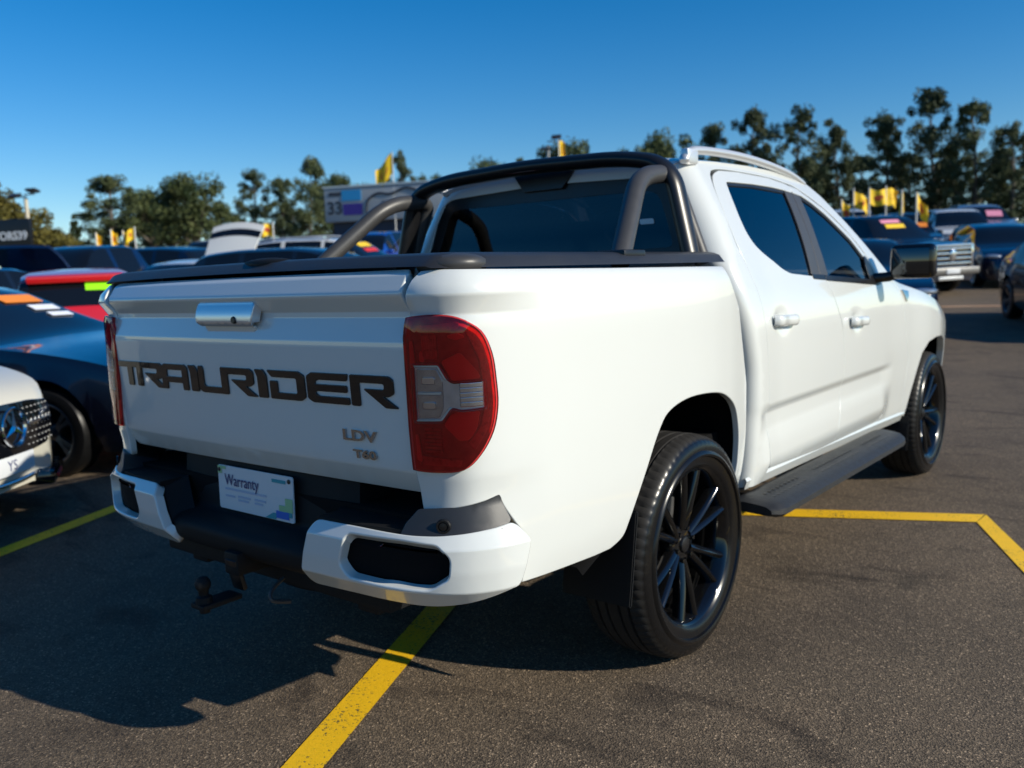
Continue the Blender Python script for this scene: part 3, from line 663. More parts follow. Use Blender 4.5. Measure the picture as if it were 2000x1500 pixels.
    # mud flaps
    for (y0, zb_, zt_) in ((-.405, .315, .60), (2.62, .25, .44)):
        bm = bmesh.new(); bmesh.ops.create_cube(bm, size=1)
        for v in bm.verts: v.co = Vector((sg*.79+v.co.x*.25, y0+v.co.y*.012-.05*(.5-v.co.z), (zb_+zt_)/2+v.co.z*(zt_-zb_)))
        bmesh.ops.bevel(bm, geom=bm.edges[:], offset=.004, segments=2, affect='EDGES'); link('mud_flap', bm_mesh('mud_flap', bm), M['black_plastic'], TR)
# --- roof, rear wall, windscreen, bonnet
ROOF_E = SH_OUT[::-1]
def zroof(y): return spl([(a, b) for a, b in [(.38, 1.722)]+[(.58, 1.733), (.75, 1.742), (1.068, 1.750), (1.394, 1.745), (1.60, 1.730), (1.71, 1.702)]], y)
def F_roof(u, y):
    z = zroof(y); e = X_cab(y, z)-.002 if y > .6 else X_cab(.6, z)-.002-.06*((.6-y)/.2)**2
    return (u*e, y, z+.028*(1-u*u)+.018*(1-abs(u)**8)-.03*max(0, (.5-y)/.1)**2)
sheet('roof', WH, TR, [(-1, .42), (1, .42), (1, 1.70), (.6, 1.76), (0, 1.78), (-.6, 1.76), (-1, 1.70)], F_roof, step=.06, thick=.02, er=.001)
RWIN = round_loop([(-.69, 1.36), (.69, 1.36), (.595, 1.672), (.14, 1.688), (-.14, 1.688), (-.595, 1.672)], [.04, .04, .09, .02, .02, .09])
def F_rear(x, z): return (x, spl(YR, z)-.012*(1-(x/.7)**2), z)
rw_out = []
for z in (1.25, 1.30, 1.36, 1.42, 1.5, 1.58, 1.65, 1.70): rw_out.append((X_cab(.5, z)-spl(RR, z), z))
rwp = sheet('cab_rear_wall', WH, TR, rw_out+[(.3, 1.745), (0, 1.752), (-.3, 1.745)]+[(-a, b) for a, b in rw_out[::-1]], F_rear, holes=[RWIN], step=.05, thick=.02, er=.002)
sheet('rear_window', M['glass_rear'], TR, [(a*1.015, 1.5+(b-1.5)*1.03) for a, b in RWIN], F_rear, step=.08, thick=.004, er=.001, off=-.008)
frit_o = RWIN; frit_i = round_loop([(-.62, 1.40), (.62, 1.40), (.54, 1.625), (-.54, 1.625)], [.03, .03, .06, .06])
sheet('window_border', M['satin_black'], TR, frit_o, F_rear, holes=[frit_i], step=.06, thick=.002, er=.001, off=-.006)
sheet('brake_lamp_housing', M['satin_black'], TR, [(-.16, 1.745), (.16, 1.745), (.10, 1.668), (-.10, 1.668)], F_rear, step=.06, thick=.01, er=.003, off=.010)
sheet('sticker', M['plate'], TR, round_loop([(.47, 1.495), (.53, 1.495), (.525, 1.515), (.465, 1.515)], .006), F_rear, step=.06, thick=.001, er=.0005, off=-.004)  # pale patch painting in a bright reflection on the rear glass, no decal
AP = [(1.70, 1.706), (1.80, 1.656), (1.905, 1.578), (2.10, 1.432), (2.33, 1.262), (2.36, 1.235)]
def F_ws(u, v):
    t = v*(len(AP)-1); i = min(len(AP)-2, int(max(0, t))); k = t-i
    y = AP[i][0]+(AP[i+1][0]-AP[i][0])*k; z = AP[i][1]+(AP[i+1][1]-AP[i][1])*k
    return (u*(X_cab(y, z)-.012), y+.10*(1-u*u), z+.045*(1-u*u))
sheet('windscreen', M['glass_screen'], TR, [(-1, 1), (1, 1), (1, 0), (-1, 0)], F_ws, step=.1, thick=.004, er=.001)
def F_bon(x, y):
    z = spl([(2.3, 1.235), (2.6, 1.19), (3.0, 1.13), (3.4, 1.05), (3.7, .97), (3.98, .90)], y); return (x, y, z+.06*(1-(x/.86)**2)-.02)
sheet('bonnet', WH, TR, [(-.80, 2.38), (.80, 2.38), (.815, 3.0), (.80, 3.45), (.70, 3.75), (.45, 3.93), (0, 3.99), (-.45, 3.93), (-.70, 3.75), (-.80, 3.45), (-.815, 3.0)], F_bon, step=.06, thick=.03, er=.004)
sheet('front_bumper', WH, TR, round_loop([(-.98, .40), (.98, .40), (.98, .72), (.6, .70), (-.6, .70), (-.98, .72)], .04), lambda s, z: F_nose(s, z), step=.06, thick=.03, er=.006)
sheet('grille', M['gloss_black'], TR, round_loop([(-.56, .71), (.56, .71), (.58, .94), (-.58, .94)], .03), lambda s, z: F_nose(s, z), step=.06, thick=.03, er=.004, off=-.01)
for sg in (1, -1):
    sheet('headlamp', M['clear_lens'], TR, round_loop([(sg*.60, .76), (sg*.98, .78), (sg*.98, .95), (sg*.62, .92)], .03), lambda s, z: F_nose(s, z), step=.06, thick=.03, er=.004, off=.002)
# --- cabin and underside
box('cabin_floor', M['interior'], TR, (0, 1.4, .50), (1.62, 1.75, .06), .01)
box('rear_bench', M['interior'], TR, (0, .80, .82), (1.3, .5, .18), .05)
box('rear_bench_back', M['interior'], TR, (0, .60, 1.12), (1.3, .14, .56), .05, rotx(math.radians(8)))
for x in (-.42, .42):
    box('front_seat', M['interior'], TR, (x, 1.60, .82), (.5, .5, .18), .05)
    box('front_seat_back', M['interior'], TR, (x, 1.36, 1.14), (.5, .14, .62), .06, rotx(math.radians(10)))
    box('headrest', M['interior'], TR, (x, 1.30, 1.51), (.27, .09, .16), .04, rotx(math.radians(8)))
    box('headrest', M['interior'], TR, (x, .57, 1.45), (.25, .08, .13), .035, rotx(math.radians(8)))
box('dashboard', M['interior'], TR, (0, 2.22, 1.05), (1.5, .42, .28), .06)
box('firewall', M['interior'], TR, (0, 2.45, .85), (1.5, .05, .7))
box('engine_cover', M['dark'], TR, (0, 3.1, .75), (1.0, 1.2, .5), .03)
for x in (-.42, .42): box('chassis_rail', M['black_plastic'], TR, (x, 1.4, .46), (.09, 4.9, .14), .01)
V, Fc = lathe_data([(.0001, -.78), (.045, -.78), (.045, .78), (.0001, .78)], 16, 'x'); link('rear_axle', mesh('rear_axle', [(a, b, c+.38) for a, b, c in V], Fc), M['black_plastic'], TR)
hump('differential', M['black_plastic'], TR, (0, 0, .38), (.15, .16, .15))
V, Fc = lathe_data([(.0001, -.74), (.035, -.74), (.035, .74), (.0001, .74)], 12, 'x'); link('front_axle', mesh('front_axle', [(a, b+3.155, c+.38) for a, b, c in V], Fc), M['black_plastic'], TR)
V, Fc = lathe_data([(.0001, -.32), (.1, -.32), (.11, -.30), (.11, .30), (.1, .32), (.0001, .32)], 16, 'y'); link('muffler', mesh('muffler', [(a-.25, b-.55, c+.47) for a, b, c in V], Fc), M['steel'], TR)
V, Fc = lathe_data([(.0001, -.16), (.36, -.16), (.37, -.10), (.37, .08), (.0001, .08)], 30, 'z'); link('spare_wheel', mesh('spare_wheel', [(a, b-.62, c+.52) for a, b, c in V], Fc), M['rubber'], TR)
# --- wheels
def tyre_data():
    pr = [(.236, -.098), (.25, -.112), (.29, -.125), (.335, -.127), (.355, -.121), (.369, -.107), (.377, -.088), (.381, -.066), (.381, -.064), (.373, -.062), (.373, -.056), (.3815, -.054), (.3815, -.028), (.373, -.026), (.373, -.020), (.3815, -.018), (.3815, .018), (.373, .020), (.373, .026), (.3815, .028), (.3815, .054), (.373, .056), (.373, .062), (.381, .064), (.381, .066), (.377, .088), (.369, .107), (.355, .1165), (.341, .1215), (.328, .1235), (.323, .1295), (.316, .1325), (.309, .1300), (.305, .1225), (.290, .1185), (.280, .115), (.272, .110), (.26, .098)]
    def mod(r, h, i, k):
        if .365 < r < .3812 and .066 <= abs(h) <= .112 and i % 4 == 0: return r-.004
        return r
    return lathe_data(pr, 288, 'x', mod=mod)
def rim_data():
    P = []
    P.append(lathe_data([(.255, -.10), (.244, -.09), (.234, -.03), (.239, .03), (.248, .07), (.256, .092), (.264, .104), (.270, .107), (.273, .103), (.268, .094), (.260, .088)], 72, 'x'))
    P.append(lathe_data([(.0001, .062), (.05, .062), (.07, .057), (.078, .046), (.078, -.02)], 40, 'x'))
    def spoke(a0, a1, w0, w1):
        rs = [.052, .09, .13, .175, .218, .258]; xs_ = [.066, .074, .081, .087, .091, .094]
        V, Fc = [], []
        for i, r in enumerate(rs):
            t = i/(len(rs)-1); a = a0+(a1-a0)*t; w_ = w0+(w1-w0)*t; e = Vector((0, math.cos(a), math.sin(a))); f = Vector((0, -math.sin(a), math.cos(a))); c = e*r
            X = xs_[i]
            for (dw, dx) in ((-.5, -.040), (-.5, -.012), (-.28, -.002), (0, .002), (.28, -.002), (.5, -.012), (.5, -.040)):
                p = c+f*(dw*w_); V.append((X+dx, p.y, p.z))
        m = 7
        for i in range(len(rs)-1):
            for k in range(m): Fc.append((i*m+k, (i+1)*m+k, (i+1)*m+(k+1) % m, i*m+(k+1) % m))
        return V, Fc
    for k in range(6):
        a = 2*PI*k/6+.26
        for s in (-1, 1): P.append(spoke(a+s*.16, a+s*.185, .031, .028))
        P.append(spoke(a+.52, a+.52, .020, .016)) if False else None
    for k in range(6):
        a = 2*PI*k/6
        V, Fc = lathe_data([(.0001, .014), (.007, .013), (.009, .008), (.009, -.002)], 8, 'x'); P.append(([(x+.060, y+.056*math.cos(a), z+.056*math.sin(a)) for x, y, z in V], Fc))
    return merge(P)
ty_me = mesh('tyre', *tyre_data()); ri_me = mesh('rim', *rim_data())
cap_me = mesh('hub_cap', *lathe_data([(.0001, .074), (.018, .073), (.026, .070), (.029, .065), (.029, .056)], 28, 'x'))
disc_me = mesh('brake_disc', *lathe_data([(.06, -.005), (.155, -.005), (.155, -.03), (.06, -.03)], 40, 'x'))
back_me = mesh('rim_back', *lathe_data([(.0001, -.06), (.225, -.06), (.236, -.03)], 40, 'x'))
for me, m_ in ((ty_me, 'tyre_dressed'), (ri_me, 'rim_gloss'), (cap_me, 'satin_black'), (disc_me, 'steel'), (back_me, 'dark')): me.materials.append(M[m_])
def truck_wheel(sg, y, ang):
    wo = bpy.data.objects.new('wheel', ty_me); COL.objects.link(wo); wo.parent = TR
    wo.location = (sg*.79, y, .380); wo.rotation_euler = (0 if sg > 0 else 0, 0, 0 if sg > 0 else PI)
    wo.rotation_euler = (ang, 0, 0 if sg > 0 else PI)
    for nm, me in (('rim', ri_me), ('hub_cap', cap_me), ('brake_disc', disc_me), ('rim_back', back_me)):
        c = bpy.data.objects.new(nm, me); COL.objects.link(c); c.parent = wo
for sg in (1, -1): truck_wheel(sg, 0, .2); truck_wheel(sg, 3.155, .55)
# ================================================================== ground
def gz(x, y):
    t = -.6264*x+.7796*y
    def ramp(t, a, k): d = t-a; return k*(0 if d <= 0 else (d*d/4 if d < 2 else d-1))
    return ramp(t, 2.5, .038)+ramp(t, 14, .024)-ramp(t, 40, .062)
def nodes_of(m): return m.node_tree.nodes, m.node_tree.links
def asphalt():
    m = bpy.data.materials.new('asphalt'); m.use_nodes = True; N, L = nodes_of(m); b = N['Principled BSDF']
    tc = N.new('ShaderNodeTexCoord')
    def noise(s, d=4, r=.6):
        n = N.new('ShaderNodeTexNoise'); n.inputs['Scale'].default_value = s; n.inputs['Detail'].default_value = d; n.inputs['Roughness'].default_value = r; L.new(tc.outputs['Object'], n.inputs['Vector']); return n.outputs[0]
    def ramp(src, pts):
        r = N.new('ShaderNodeValToRGB'); e = r.color_ramp.elements
        while len(e) > 1: e.remove(e[0])
        e[0].position, e[0].color = pts[0][0], (*pts[0][1], 1)
        for p, c in pts[1:]:
            q = e.new(p); q.color = (*c, 1)
        L.new(src, r.inputs[0]); return r.outputs[0]
    def mul(a, c, f=1.0, mode='MULTIPLY'):
        x = N.new('ShaderNodeMix'); x.data_type = 'RGBA'; x.blend_type = mode; x.inputs[0].default_value = f; L.new(a, x.inputs[6])
        L.new(c, x.inputs[7]); return x.outputs[2]
    vo = N.new('ShaderNodeTexVoronoi'); vo.inputs['Scale'].default_value = 185; L.new(tc.outputs['Object'], vo.inputs['Vector'])
    sep = N.new('ShaderNodeSeparateColor'); L.new(vo.outputs['Color'], sep.inputs[0])
    stones = ramp(sep.outputs[0], [(0, (.050, .037, .026)), (.3, (.100, .075, .051)), (.7, (.142, .106, .072)), (.93, (.178, .134, .091)), (1, (.40, .30, .205))])
    vo2 = N.new('ShaderNodeTexVoronoi'); vo2.inputs['Scale'].default_value = 260; L.new(tc.outputs['Object'], vo2.inputs['Vector'])
    sp2 = N.new('ShaderNodeSeparateColor'); L.new(vo2.outputs['Color'], sp2.inputs[0])
    fines = ramp(sp2.outputs[1], [(0, (.7, .7, .7)), (.5, (1, 1, 1)), (1, (1.25, 1.22, 1.18))])
    col = mul(stones, fines)
    big = ramp(noise(.55, 5), [(.3, (.66, .66, .68)), (.48, (.98, .98, .98)), (.72, (1.22, 1.19, 1.15))])
    col = mul(col, big)
    mid = ramp(noise(3.2, 6, .7), [(.28, (.68, .68, .68)), (.42, (.95, .95, .95)), (.7, (1.08, 1.07, 1.06))])
    col = mul(col, mid)
    # oily marks and smears
    mp = N.new('ShaderNodeMapping'); mp.inputs['Rotation'].default_value = (0, 0, .6); mp.inputs['Scale'].default_value = (1.0, 2.6, 1); L.new(tc.outputs['Object'], mp.inputs[0])
    n5 = N.new('ShaderNodeTexNoise'); n5.inputs['Scale'].default_value = 1.15; n5.inputs['Detail'].default_value = 5; n5.inputs['Distortion'].default_value = 1.6; L.new(mp.outputs[0], n5.inputs['Vector'])
    oil = ramp(n5.outputs[0], [(.57, (1, 1, 1)), (.67, (.60, .59, .59)), (.76, (.42, .41, .41))])
    col = mul(col, oil)
    # drips left on the bays beside the truck
    nd = N.new('ShaderNodeTexNoise'); nd.inputs['Scale'].default_value = 3.5; nd.inputs['Detail'].default_value = 3; L.new(tc.outputs['Object'], nd.inputs['Vector'])
    wob = N.new('ShaderNodeVectorMath'); wob.operation = 'MULTIPLY_ADD'; wob.inputs[1].default_value = (.5, .5, 0); L.new(nd.outputs['Color'], wob.inputs[0]); L.new(tc.outputs['Object'], wob.inputs[2])
    for (sx_, sy_, rr_, ds_, wx) in ((1.33, 1.12, .07, .6, 1), (1.47, 1.42, .045, .68, 1), (1.43, 1.65, .035, .72, 1), (1.16, 1.86, .05, .72, 1), (1.55, 3.0, .06, .7, 1), (.95, .12, .12, .82, 1), (1.05, 2.05, .03, .7, 1)):
        dn = N.new('ShaderNodeVectorMath'); dn.operation = 'DISTANCE'; dn.inputs[1].default_value = (sx_+.25, sy_+.25, .25); L.new(wob.outputs[0], dn.inputs[0])
        st_ = N.new('ShaderNodeMapRange'); st_.interpolation_type = 'SMOOTHSTEP'; st_.inputs[1].default_value = rr_*.6; st_.inputs[2].default_value = rr_*2.0; st_.inputs[3].default_value = ds_; st_.inputs[4].default_value = 1.0; L.new(dn.outputs['Value'], st_.inputs[0])
        wob.inputs[1].default_value = (.5, .5, .5); col = mul(col, st_.outputs[0])
    L.new(col, b.inputs['Base Color']); b.inputs['Roughness'].default_value = .82; b.inputs['Specular IOR Level'].default_value = .35
    bp = N.new('ShaderNodeBump'); bp.inputs['Strength'].default_value = .9; bp.inputs['Distance'].default_value = .004
    mx = N.new('ShaderNodeMath'); mx.operation = 'ADD'; L.new(vo.outputs['Distance'], mx.inputs[0]); n6 = N.new('ShaderNodeMath'); n6.operation = 'MULTIPLY'; n6.inputs[1].default_value = .8; L.new(noise(420, 2), n6.inputs[0]); L.new(n6.outputs[0], mx.inputs[1])
    L.new(mx.outputs[0], bp.inputs['Height']); L.new(bp.outputs[0], b.inputs['Normal'])
    return m
def road_paint(name, c):
    m = bpy.data.materials.new(name); m.use_nodes = True; N, L = nodes_of(m); b = N['Principled BSDF']; tc = N.new('ShaderNodeTexCoord')
    n1 = N.new('ShaderNodeTexNoise'); n1.inputs['Scale'].default_value = 90; n1.inputs['Detail'].default_value = 5; n1.inputs['Roughness'].default_value = .7; L.new(tc.outputs['Object'], n1.inputs['Vector'])
    n2 = N.new('ShaderNodeTexNoise'); n2.inputs['Scale'].default_value = 6; n2.inputs['Detail'].default_value = 3; L.new(tc.outputs['Object'], n2.inputs['Vector'])
    ad = N.new('ShaderNodeMath'); ad.operation = 'MULTIPLY_ADD'; ad.inputs[1].default_value = .35; L.new(n2.outputs[0], ad.inputs[0]); L.new(n1.outputs[0], ad.inputs[2])
    r = N.new('ShaderNodeValToRGB'); e = r.color_ramp.elements; e[0].position = .535; e[0].color = (.05, .045, .04, 1); e[1].position = .575; e[1].color = (*c, 1); q = e.new(.85); q.color = (c[0]*1.12, c[1]*1.1, c[2]*1.5, 1)
    L.new(ad.outputs[0], r.inputs[0]); L.new(r.outputs[0], b.inputs['Base Color']); b.inputs['Roughness'].default_value = .6
    bp = N.new('ShaderNodeBump'); bp.inputs['Strength'].default_value = .6; bp.inputs['Distance'].default_value = .003; L.new(n1.outputs[0], bp.inputs['Height']); L.new(bp.outputs[0], b.inputs['Normal'])
    return m
M['asphalt'] = asphalt(); M['yellow_paint'] = road_paint('yellow_line_paint', (.80, .47, .006)); M['old_paint'] = road_paint('faded_line_paint', (.42, .24, .10))
ax = []
v = 0.0
while v < 900: ax.append(v); v += .8 if v < 30 else (3 if v < 80 else 60)
ax = [-a for a in ax[:0:-1]]+ax
cx, cy = -6, 6
V = [(x+cx, y+cy, gz(x+cx, y+cy)) for y in ax for x in ax]; n = len(ax)
Fc = [(j*n+i, j*n+i+1, (j+1)*n+i+1, (j+1)*n+i) for j in range(n-1) for i in range(n-1)]
structure(link('ground', mesh('ground', V, Fc, 'all'), M['asphalt']))
DD = Vector((-.415, .910)); EE = Vector((.910, .415))     # bay directions
def painted_line(pts, m='yellow_paint', up=.004):
    n_ = len(pts); V = []
    P = [Vector(p) for p in pts]; c = sum(P, Vector((0, 0)))/n_
    sub = dens([tuple(p) for p in P], .4)
    V = [(a, b, gz(a, b)+up) for a, b in sub]
    structure(link('painted_line', mesh('painted_line', V, [tuple(range(len(V)))], False), M[m]))
def strip(a, b, wdt, m='yellow_paint', up=.004):
    a, b = Vector(a), Vector(b); d = (b-a).normalized(); s = Vector((-d.y, d.x))*wdt/2; painted_line([a-s, b-s, b+s, a+s], m, up)
strip((.78, -2.20), (-1.10, 1.92), .115)                 # line running out from under the truck
a0 = Vector((1.345, 2.225)); a1 = a0-EE*3.4
painted_line([a1-DD*.075, a0-DD*.075-EE*.02, a0+DD*.075+EE*.055, a1+DD*.075])          # bay end
b1 = a0-DD*4.2
painted_line([a0-DD*.079-EE*.02, b1-EE*.06, b1+EE*.06, a0+DD*.072+EE*.06])
strip((-2.32, -1.45), (-3.75, 1.70), .115)
strip((-2.9, 16.1), (-.4, 17.2), .32, 'old_paint', .006)
strip((-8.0, 1.2), (-9.4, 4.3), .11)
# ================================================================== parked cars
M['car_glass'] = mat('car_window_glass', (.005, .006, .008), .03, 0, 0, .01, ior=1.55)
M['rim_silver'] = mat('alloy_silver', (.45, .45, .46), .25, .9)
M['rim_dark'] = mat('alloy_dark', (.10, .10, .105), .3, .7, .5)
M['lamp_glass'] = mat('headlamp_glass', (.45, .47, .5), .08, .6, 1.0, .01)
M['tail_red'] = mat('tail_red', (.35, .008, .01), .15, 0, 1)
def paint(n, c, metal=.0): return mat(n, c, .25, metal, 1.0, .02, var=.03, vscale=2)
PC = dict(white=paint('paint_white', (.64, .64, .62)), cream=paint('paint_warm_white', (.62, .59, .49)), navy=paint('paint_navy', (.003, .006, .022), .2), ink=paint('paint_blue_black', (.002, .003, .009)), black=paint('paint_black', (.006, .007, .010)), red=paint('paint_red', (.50, .008, .012)), blue=paint('paint_blue', (.012, .06, .34), .2), silver=paint('paint_silver', (.42, .43, .45), .7), dark=paint('paint_charcoal', (.02, .022, .028), .4), midblue=paint('paint_mid_blue', (.005, .018, .065), .3))
ST = dict(orange=mat('orange_sticker', (.85, .25, .03), .5), yellow=mat('yellow_sticker', (.85, .55, .02), .5), green=mat('lime_sticker', (.30, .85, .01), .5), pink=mat('pink_sticker', (.75, .28, .40), .5), white=mat('white_sticker', (.75, .77, .85), .5), red=mat('red_sticker', (.6, .03, .03), .5))
KIND = {
 'hatch': dict(L=4.3, W=.89, zs=.21, wheels=(-1.28, 1.33), R=.325, belt=[(-2.15, .98), (-1.4, .97), (1.1, .90)], top=[(-2.15, .60), (-2.12, .86), (-2.05, 1.02), (-1.80, 1.32), (-1.62, 1.41), (-1.1, 1.46), (-.4, 1.475), (.12, 1.435), (.35, 1.39), (1.12, .985), (1.6, .92), (1.92, .82), (2.08, .70), (2.15, .50)], win=[(-1.55, -.98), (-.90, .02), (.10, .72)], ws=(.30, 1.12), rw=(-2.06, -1.74)),
 'sedan': dict(L=4.75, W=.92, zs=.20, wheels=(-1.40, 1.42), R=.34, belt=[(-2.3, .93), (-1.2, .95), (1.1, .90)], top=[(-2.37, .55), (-2.33, .85), (-2.22, 1.00), (-1.95, 1.05), (-1.3, 1.33), (-.85, 1.42), (-.4, 1.43), (-.15, 1.39), (.88, 1.0), (1.4, .945), (2.0, .83), (2.28, .68), (2.375, .48)], win=[(-1.4, -.78), (-.70, .22)], ws=(-.20, .90), rw=(-1.92, -1.3)),
 'suv': dict(L=4.65, W=.93, zs=.25, wheels=(-1.33, 1.42), R=.36, belt=[(-2.2, 1.12), (-1.2, 1.10), (1.1, 1.04)], top=[(-2.325, .65), (-2.29, 1.0), (-2.20, 1.20), (-1.95, 1.55), (-1.75, 1.635), (-1.0, 1.69), (-.3, 1.69), (.2, 1.65), (.45, 1.58), (1.18, 1.15), (1.85, 1.06), (2.12, .95), (2.27, .78), (2.325, .5)], win=[(-1.75, -1.08), (-.98, -.08), (.0, .72)], ws=(.38, 1.18), rw=(-2.20, -1.90)),
 'ute': dict(L=5.3, W=.96, zs=.32, wheels=(-1.55, 1.68), R=.385, belt=[(-2.6, 1.16), (0, 1.17), (1.4, 1.13)], top=[(-2.65, .75), (-2.62, 1.18), (-2.5, 1.24), (-.92, 1.24), (-.86, 1.55), (-.72, 1.78), (-.3, 1.835), (.3, 1.835), (.58, 1.78), (1.32, 1.24), (1.9, 1.19), (2.35, 1.12), (2.55, .98), (2.65, .6)], win=[(-.60, .10), (.20, .95)], ws=(.52, 1.32), rw=(-.88, -.78)),
}
def tyre_wheel(R, dark):
    key = (R, dark)
    if key in tyre_wheel.c: return tyre_wheel.c[key]
    t = mesh('tyre', *lathe_data([(R*.66, -.10), (R*.80, -.115), (R*.95, -.105), (R, -.08), (R, .08), (R*.95, .105), (R*.80, .115), (R*.68, .10), (R*.66, .085)], 40, 'x')); t.materials.append(M['rubber'])
    P = [lathe_data([(R*.66, .09), (R*.70, .104), (R*.67, .108), (R*.63, .095), (R*.60, .02), (R*.58, -.05)], 40, 'x'), lathe_data([(.0001, .055), (.04, .055), (.065, .04), (.07, 0)], 20, 'x')]
    for k in range(10):
        a = 2*PI*(k//2)/5+(-.14 if k % 2 else .14); V, Fc = [], []
        for r, x, w_ in ((.05, .05, .032), (R*.36, .070, .030), (R*.66, .088, .05)):
            b = a+(0.10 if r > .1 else 0); e = Vector((0, math.cos(b), math.sin(b))); f = Vector((0, -math.sin(b), math.cos(b)))
            for dw, dx in ((-.5, -.03), (-.45, 0), (.45, 0), (.5, -.03)):
                p = e*r+f*dw*w_; V.append((x+dx, p.y, p.z))
        for i in range(2):
            for q in range(4): Fc.append((i*4+q, (i+1)*4+q, (i+1)*4+(q+1) % 4, i*4+(q+1) % 4))
        P.append((V, Fc))
    r = mesh('rim', *merge(P)); r.materials.append(M['rim_dark' if dark else 'rim_silver'])
    d = mesh('rim_back', *lathe_data([(.0001, -.02), (R*.62, -.02), (R*.63, .03)], 24, 'x')); d.materials.append(M['dark'])
    tyre_wheel.c[key] = (t, r, d); return tyre_wheel.c[key]
tyre_wheel.c = {}
def car(name, kind, pc, label, cat, pos, heading, rim_dark=False, scale=1.0, group=None, stickers=(), front=True, plate=True, roof_col=None, rails=False, lamps=True, rear_stickers=(), spoiler=False, tap=(.10, .22)):
    K = KIND[kind]; L_, W, zs, R = K['L'], K['W'], K['zs'], K['R']
    h = Vector(heading).normalized(); z0 = gz(*pos)
    o = thing(name, label, cat, (pos[0], pos[1], z0), math.atan2(-h.x, h.y), group); o.scale = (scale,)*3
    # lean with the slope
    e = .5; gy = (gz(pos[0]+h.x*e, pos[1]+h.y*e)-gz(pos[0]-h.x*e, pos[1]-h.y*e))/(2*e); gx = (gz(pos[0]+h.y*e, pos[1]-h.x*e)-gz(pos[0]-h.y*e, pos[1]+h.x*e))/(2*e)
    o.rotation_mode = 'XYZ'; o.rotation_euler = (Matrix.Rotation(math.atan2(-h.x, h.y), 3, 'Z') @ Matrix.Rotation(math.atan(gy), 3, 'X') @ Matrix.Rotation(-math.atan(gx), 3, 'Y')).to_euler()
    ys = set(-L_/2+L_*i/72 for i in range(73)); 
    for yw in K['wheels']:
        for q in (-1, -.995, -.97, -.92, -.82, -.6, -.3, 0, .3, .6, .82, .92, .97, .995, 1): ys.add(yw+q*(R+.055))
    for a, b in K['win']: ys.update((a, b))
    ys.update(K['ws']); ys.update(K['rw']); ys = sorted(ys)
    def ring(y):
        zt = spl(K['top'], y); zb = lerp_tab(K['belt'], y); zb = min(zb, zt-.07); hh = zt-zb
        e_ = abs(y)/(L_/2); wv = W*(1-tap[0]*max(0, (e_-.45)/.55)**2-tap[1]*max(0, (e_-.86)/.14)**2)
        xr = wv*.955-.40*max(0, hh-.07)-.03; ze = zt-.05*min(1, hh/.3)
        r = [(wv*.5, zs+.03), (wv*.93, zs), (wv*.985, zs+.10), (wv, zs+(zb-zs)*.52), (wv*.985, zb-.09), (wv*.955, zb), (wv*.955+(xr-wv*.955)*.5+.012*min(1, hh/.3), zb+(ze-zb)*.5), (xr, ze), (xr*.86, zt-.012), (xr*.45, zt), (0, zt+.004)]
        for yw in K['wheels']:
            d = abs(y-yw); Ra = R+.055
            if d <= Ra:
                az = R+math.sqrt(max(0, Ra*Ra-d*d)); f = 0
                for i in range(1, 5):
                    if r[i][1] < az+.006*i: r[i] = (r[i][0]+.012*(i > 1)*(1 if d < Ra*.99 else 0), az+.006*i)
                r[0] = (wv*.5, az)
        return r
    RG = [ring(y) for y in ys]; K_ = 11
    V = []
    for y, r in zip(ys, RG):
        V += [(x, y, z) for x, z in r]
    nr = len(V); V += [(-x, y, z) for x, y, z in V]
    G = dict(body=[]); 
    def inr(y0, y1, a): return y0 >= a[0]-1e-6 and y1 <= a[1]+1e-6
    for i in range(len(ys)-1):
        ya, yb = ys[i], ys[i+1]
        for k in range(K_-1):
            key = 'body'
            if k in (5, 6):
                for wi, a in enumerate(K['win']):
                    if inr(ya, yb, a) and RG[i][7][1]-RG[i][5][1] > .10: key = 'side_window_%d' % wi
            if k >= 7:
                if inr(ya, yb, K['ws']): key = 'windscreen'
                elif inr(ya, yb, K['rw']): key = 'rear_window'
            a, b, c, d = i*K_+k, (i+1)*K_+k, (i+1)*K_+k+1, i*K_+k+1
            if key.startswith('side'):
                G.setdefault(key+'R', []).append((a, b, c, d)); G.setdefault(key+'L', []).append((nr+d, nr+c, nr+b, nr+a))
            else: G.setdefault(key, []).extend([(a, b, c, d), (nr+d, nr+c, nr+b, nr+a)])
    for i in (0, len(ys)-1):
        f = [i*K_+k for k in range(K_)]+[nr+i*K_+k for k in range(K_-1, -1, -1)]; G['body'].append(tuple(f if i == 0 else f[::-1]))
    body = None
    for key, fs in G.items():
        used = sorted(set(q for f in fs for q in f)); ix = {q: j for j, q in enumerate(used)}
        nm = 'body' if key == 'body' else ('side_window' if key.startswith('side') else key)
        me = mesh(nm, [V[q] for q in used], [tuple(ix[q] for q in f) for f in fs], True if key == 'body' else 'all')
        bm = bmesh.new(); bm.from_mesh(me); bmesh.ops.remove_doubles(bm, verts=bm.verts, dist=.0005); bm.to_mesh(me); bm.free()
        link(nm, me, pc if key == 'body' else M['car_glass'], o)
    # dark floor pan closes the underside and wheel wells
    box('floor_pan', M['dark'], o, (0, 0, zs+.20), (W*1.45, L_*.86, .30), .02)
    t, r, d = tyre_wheel(R, rim_dark)
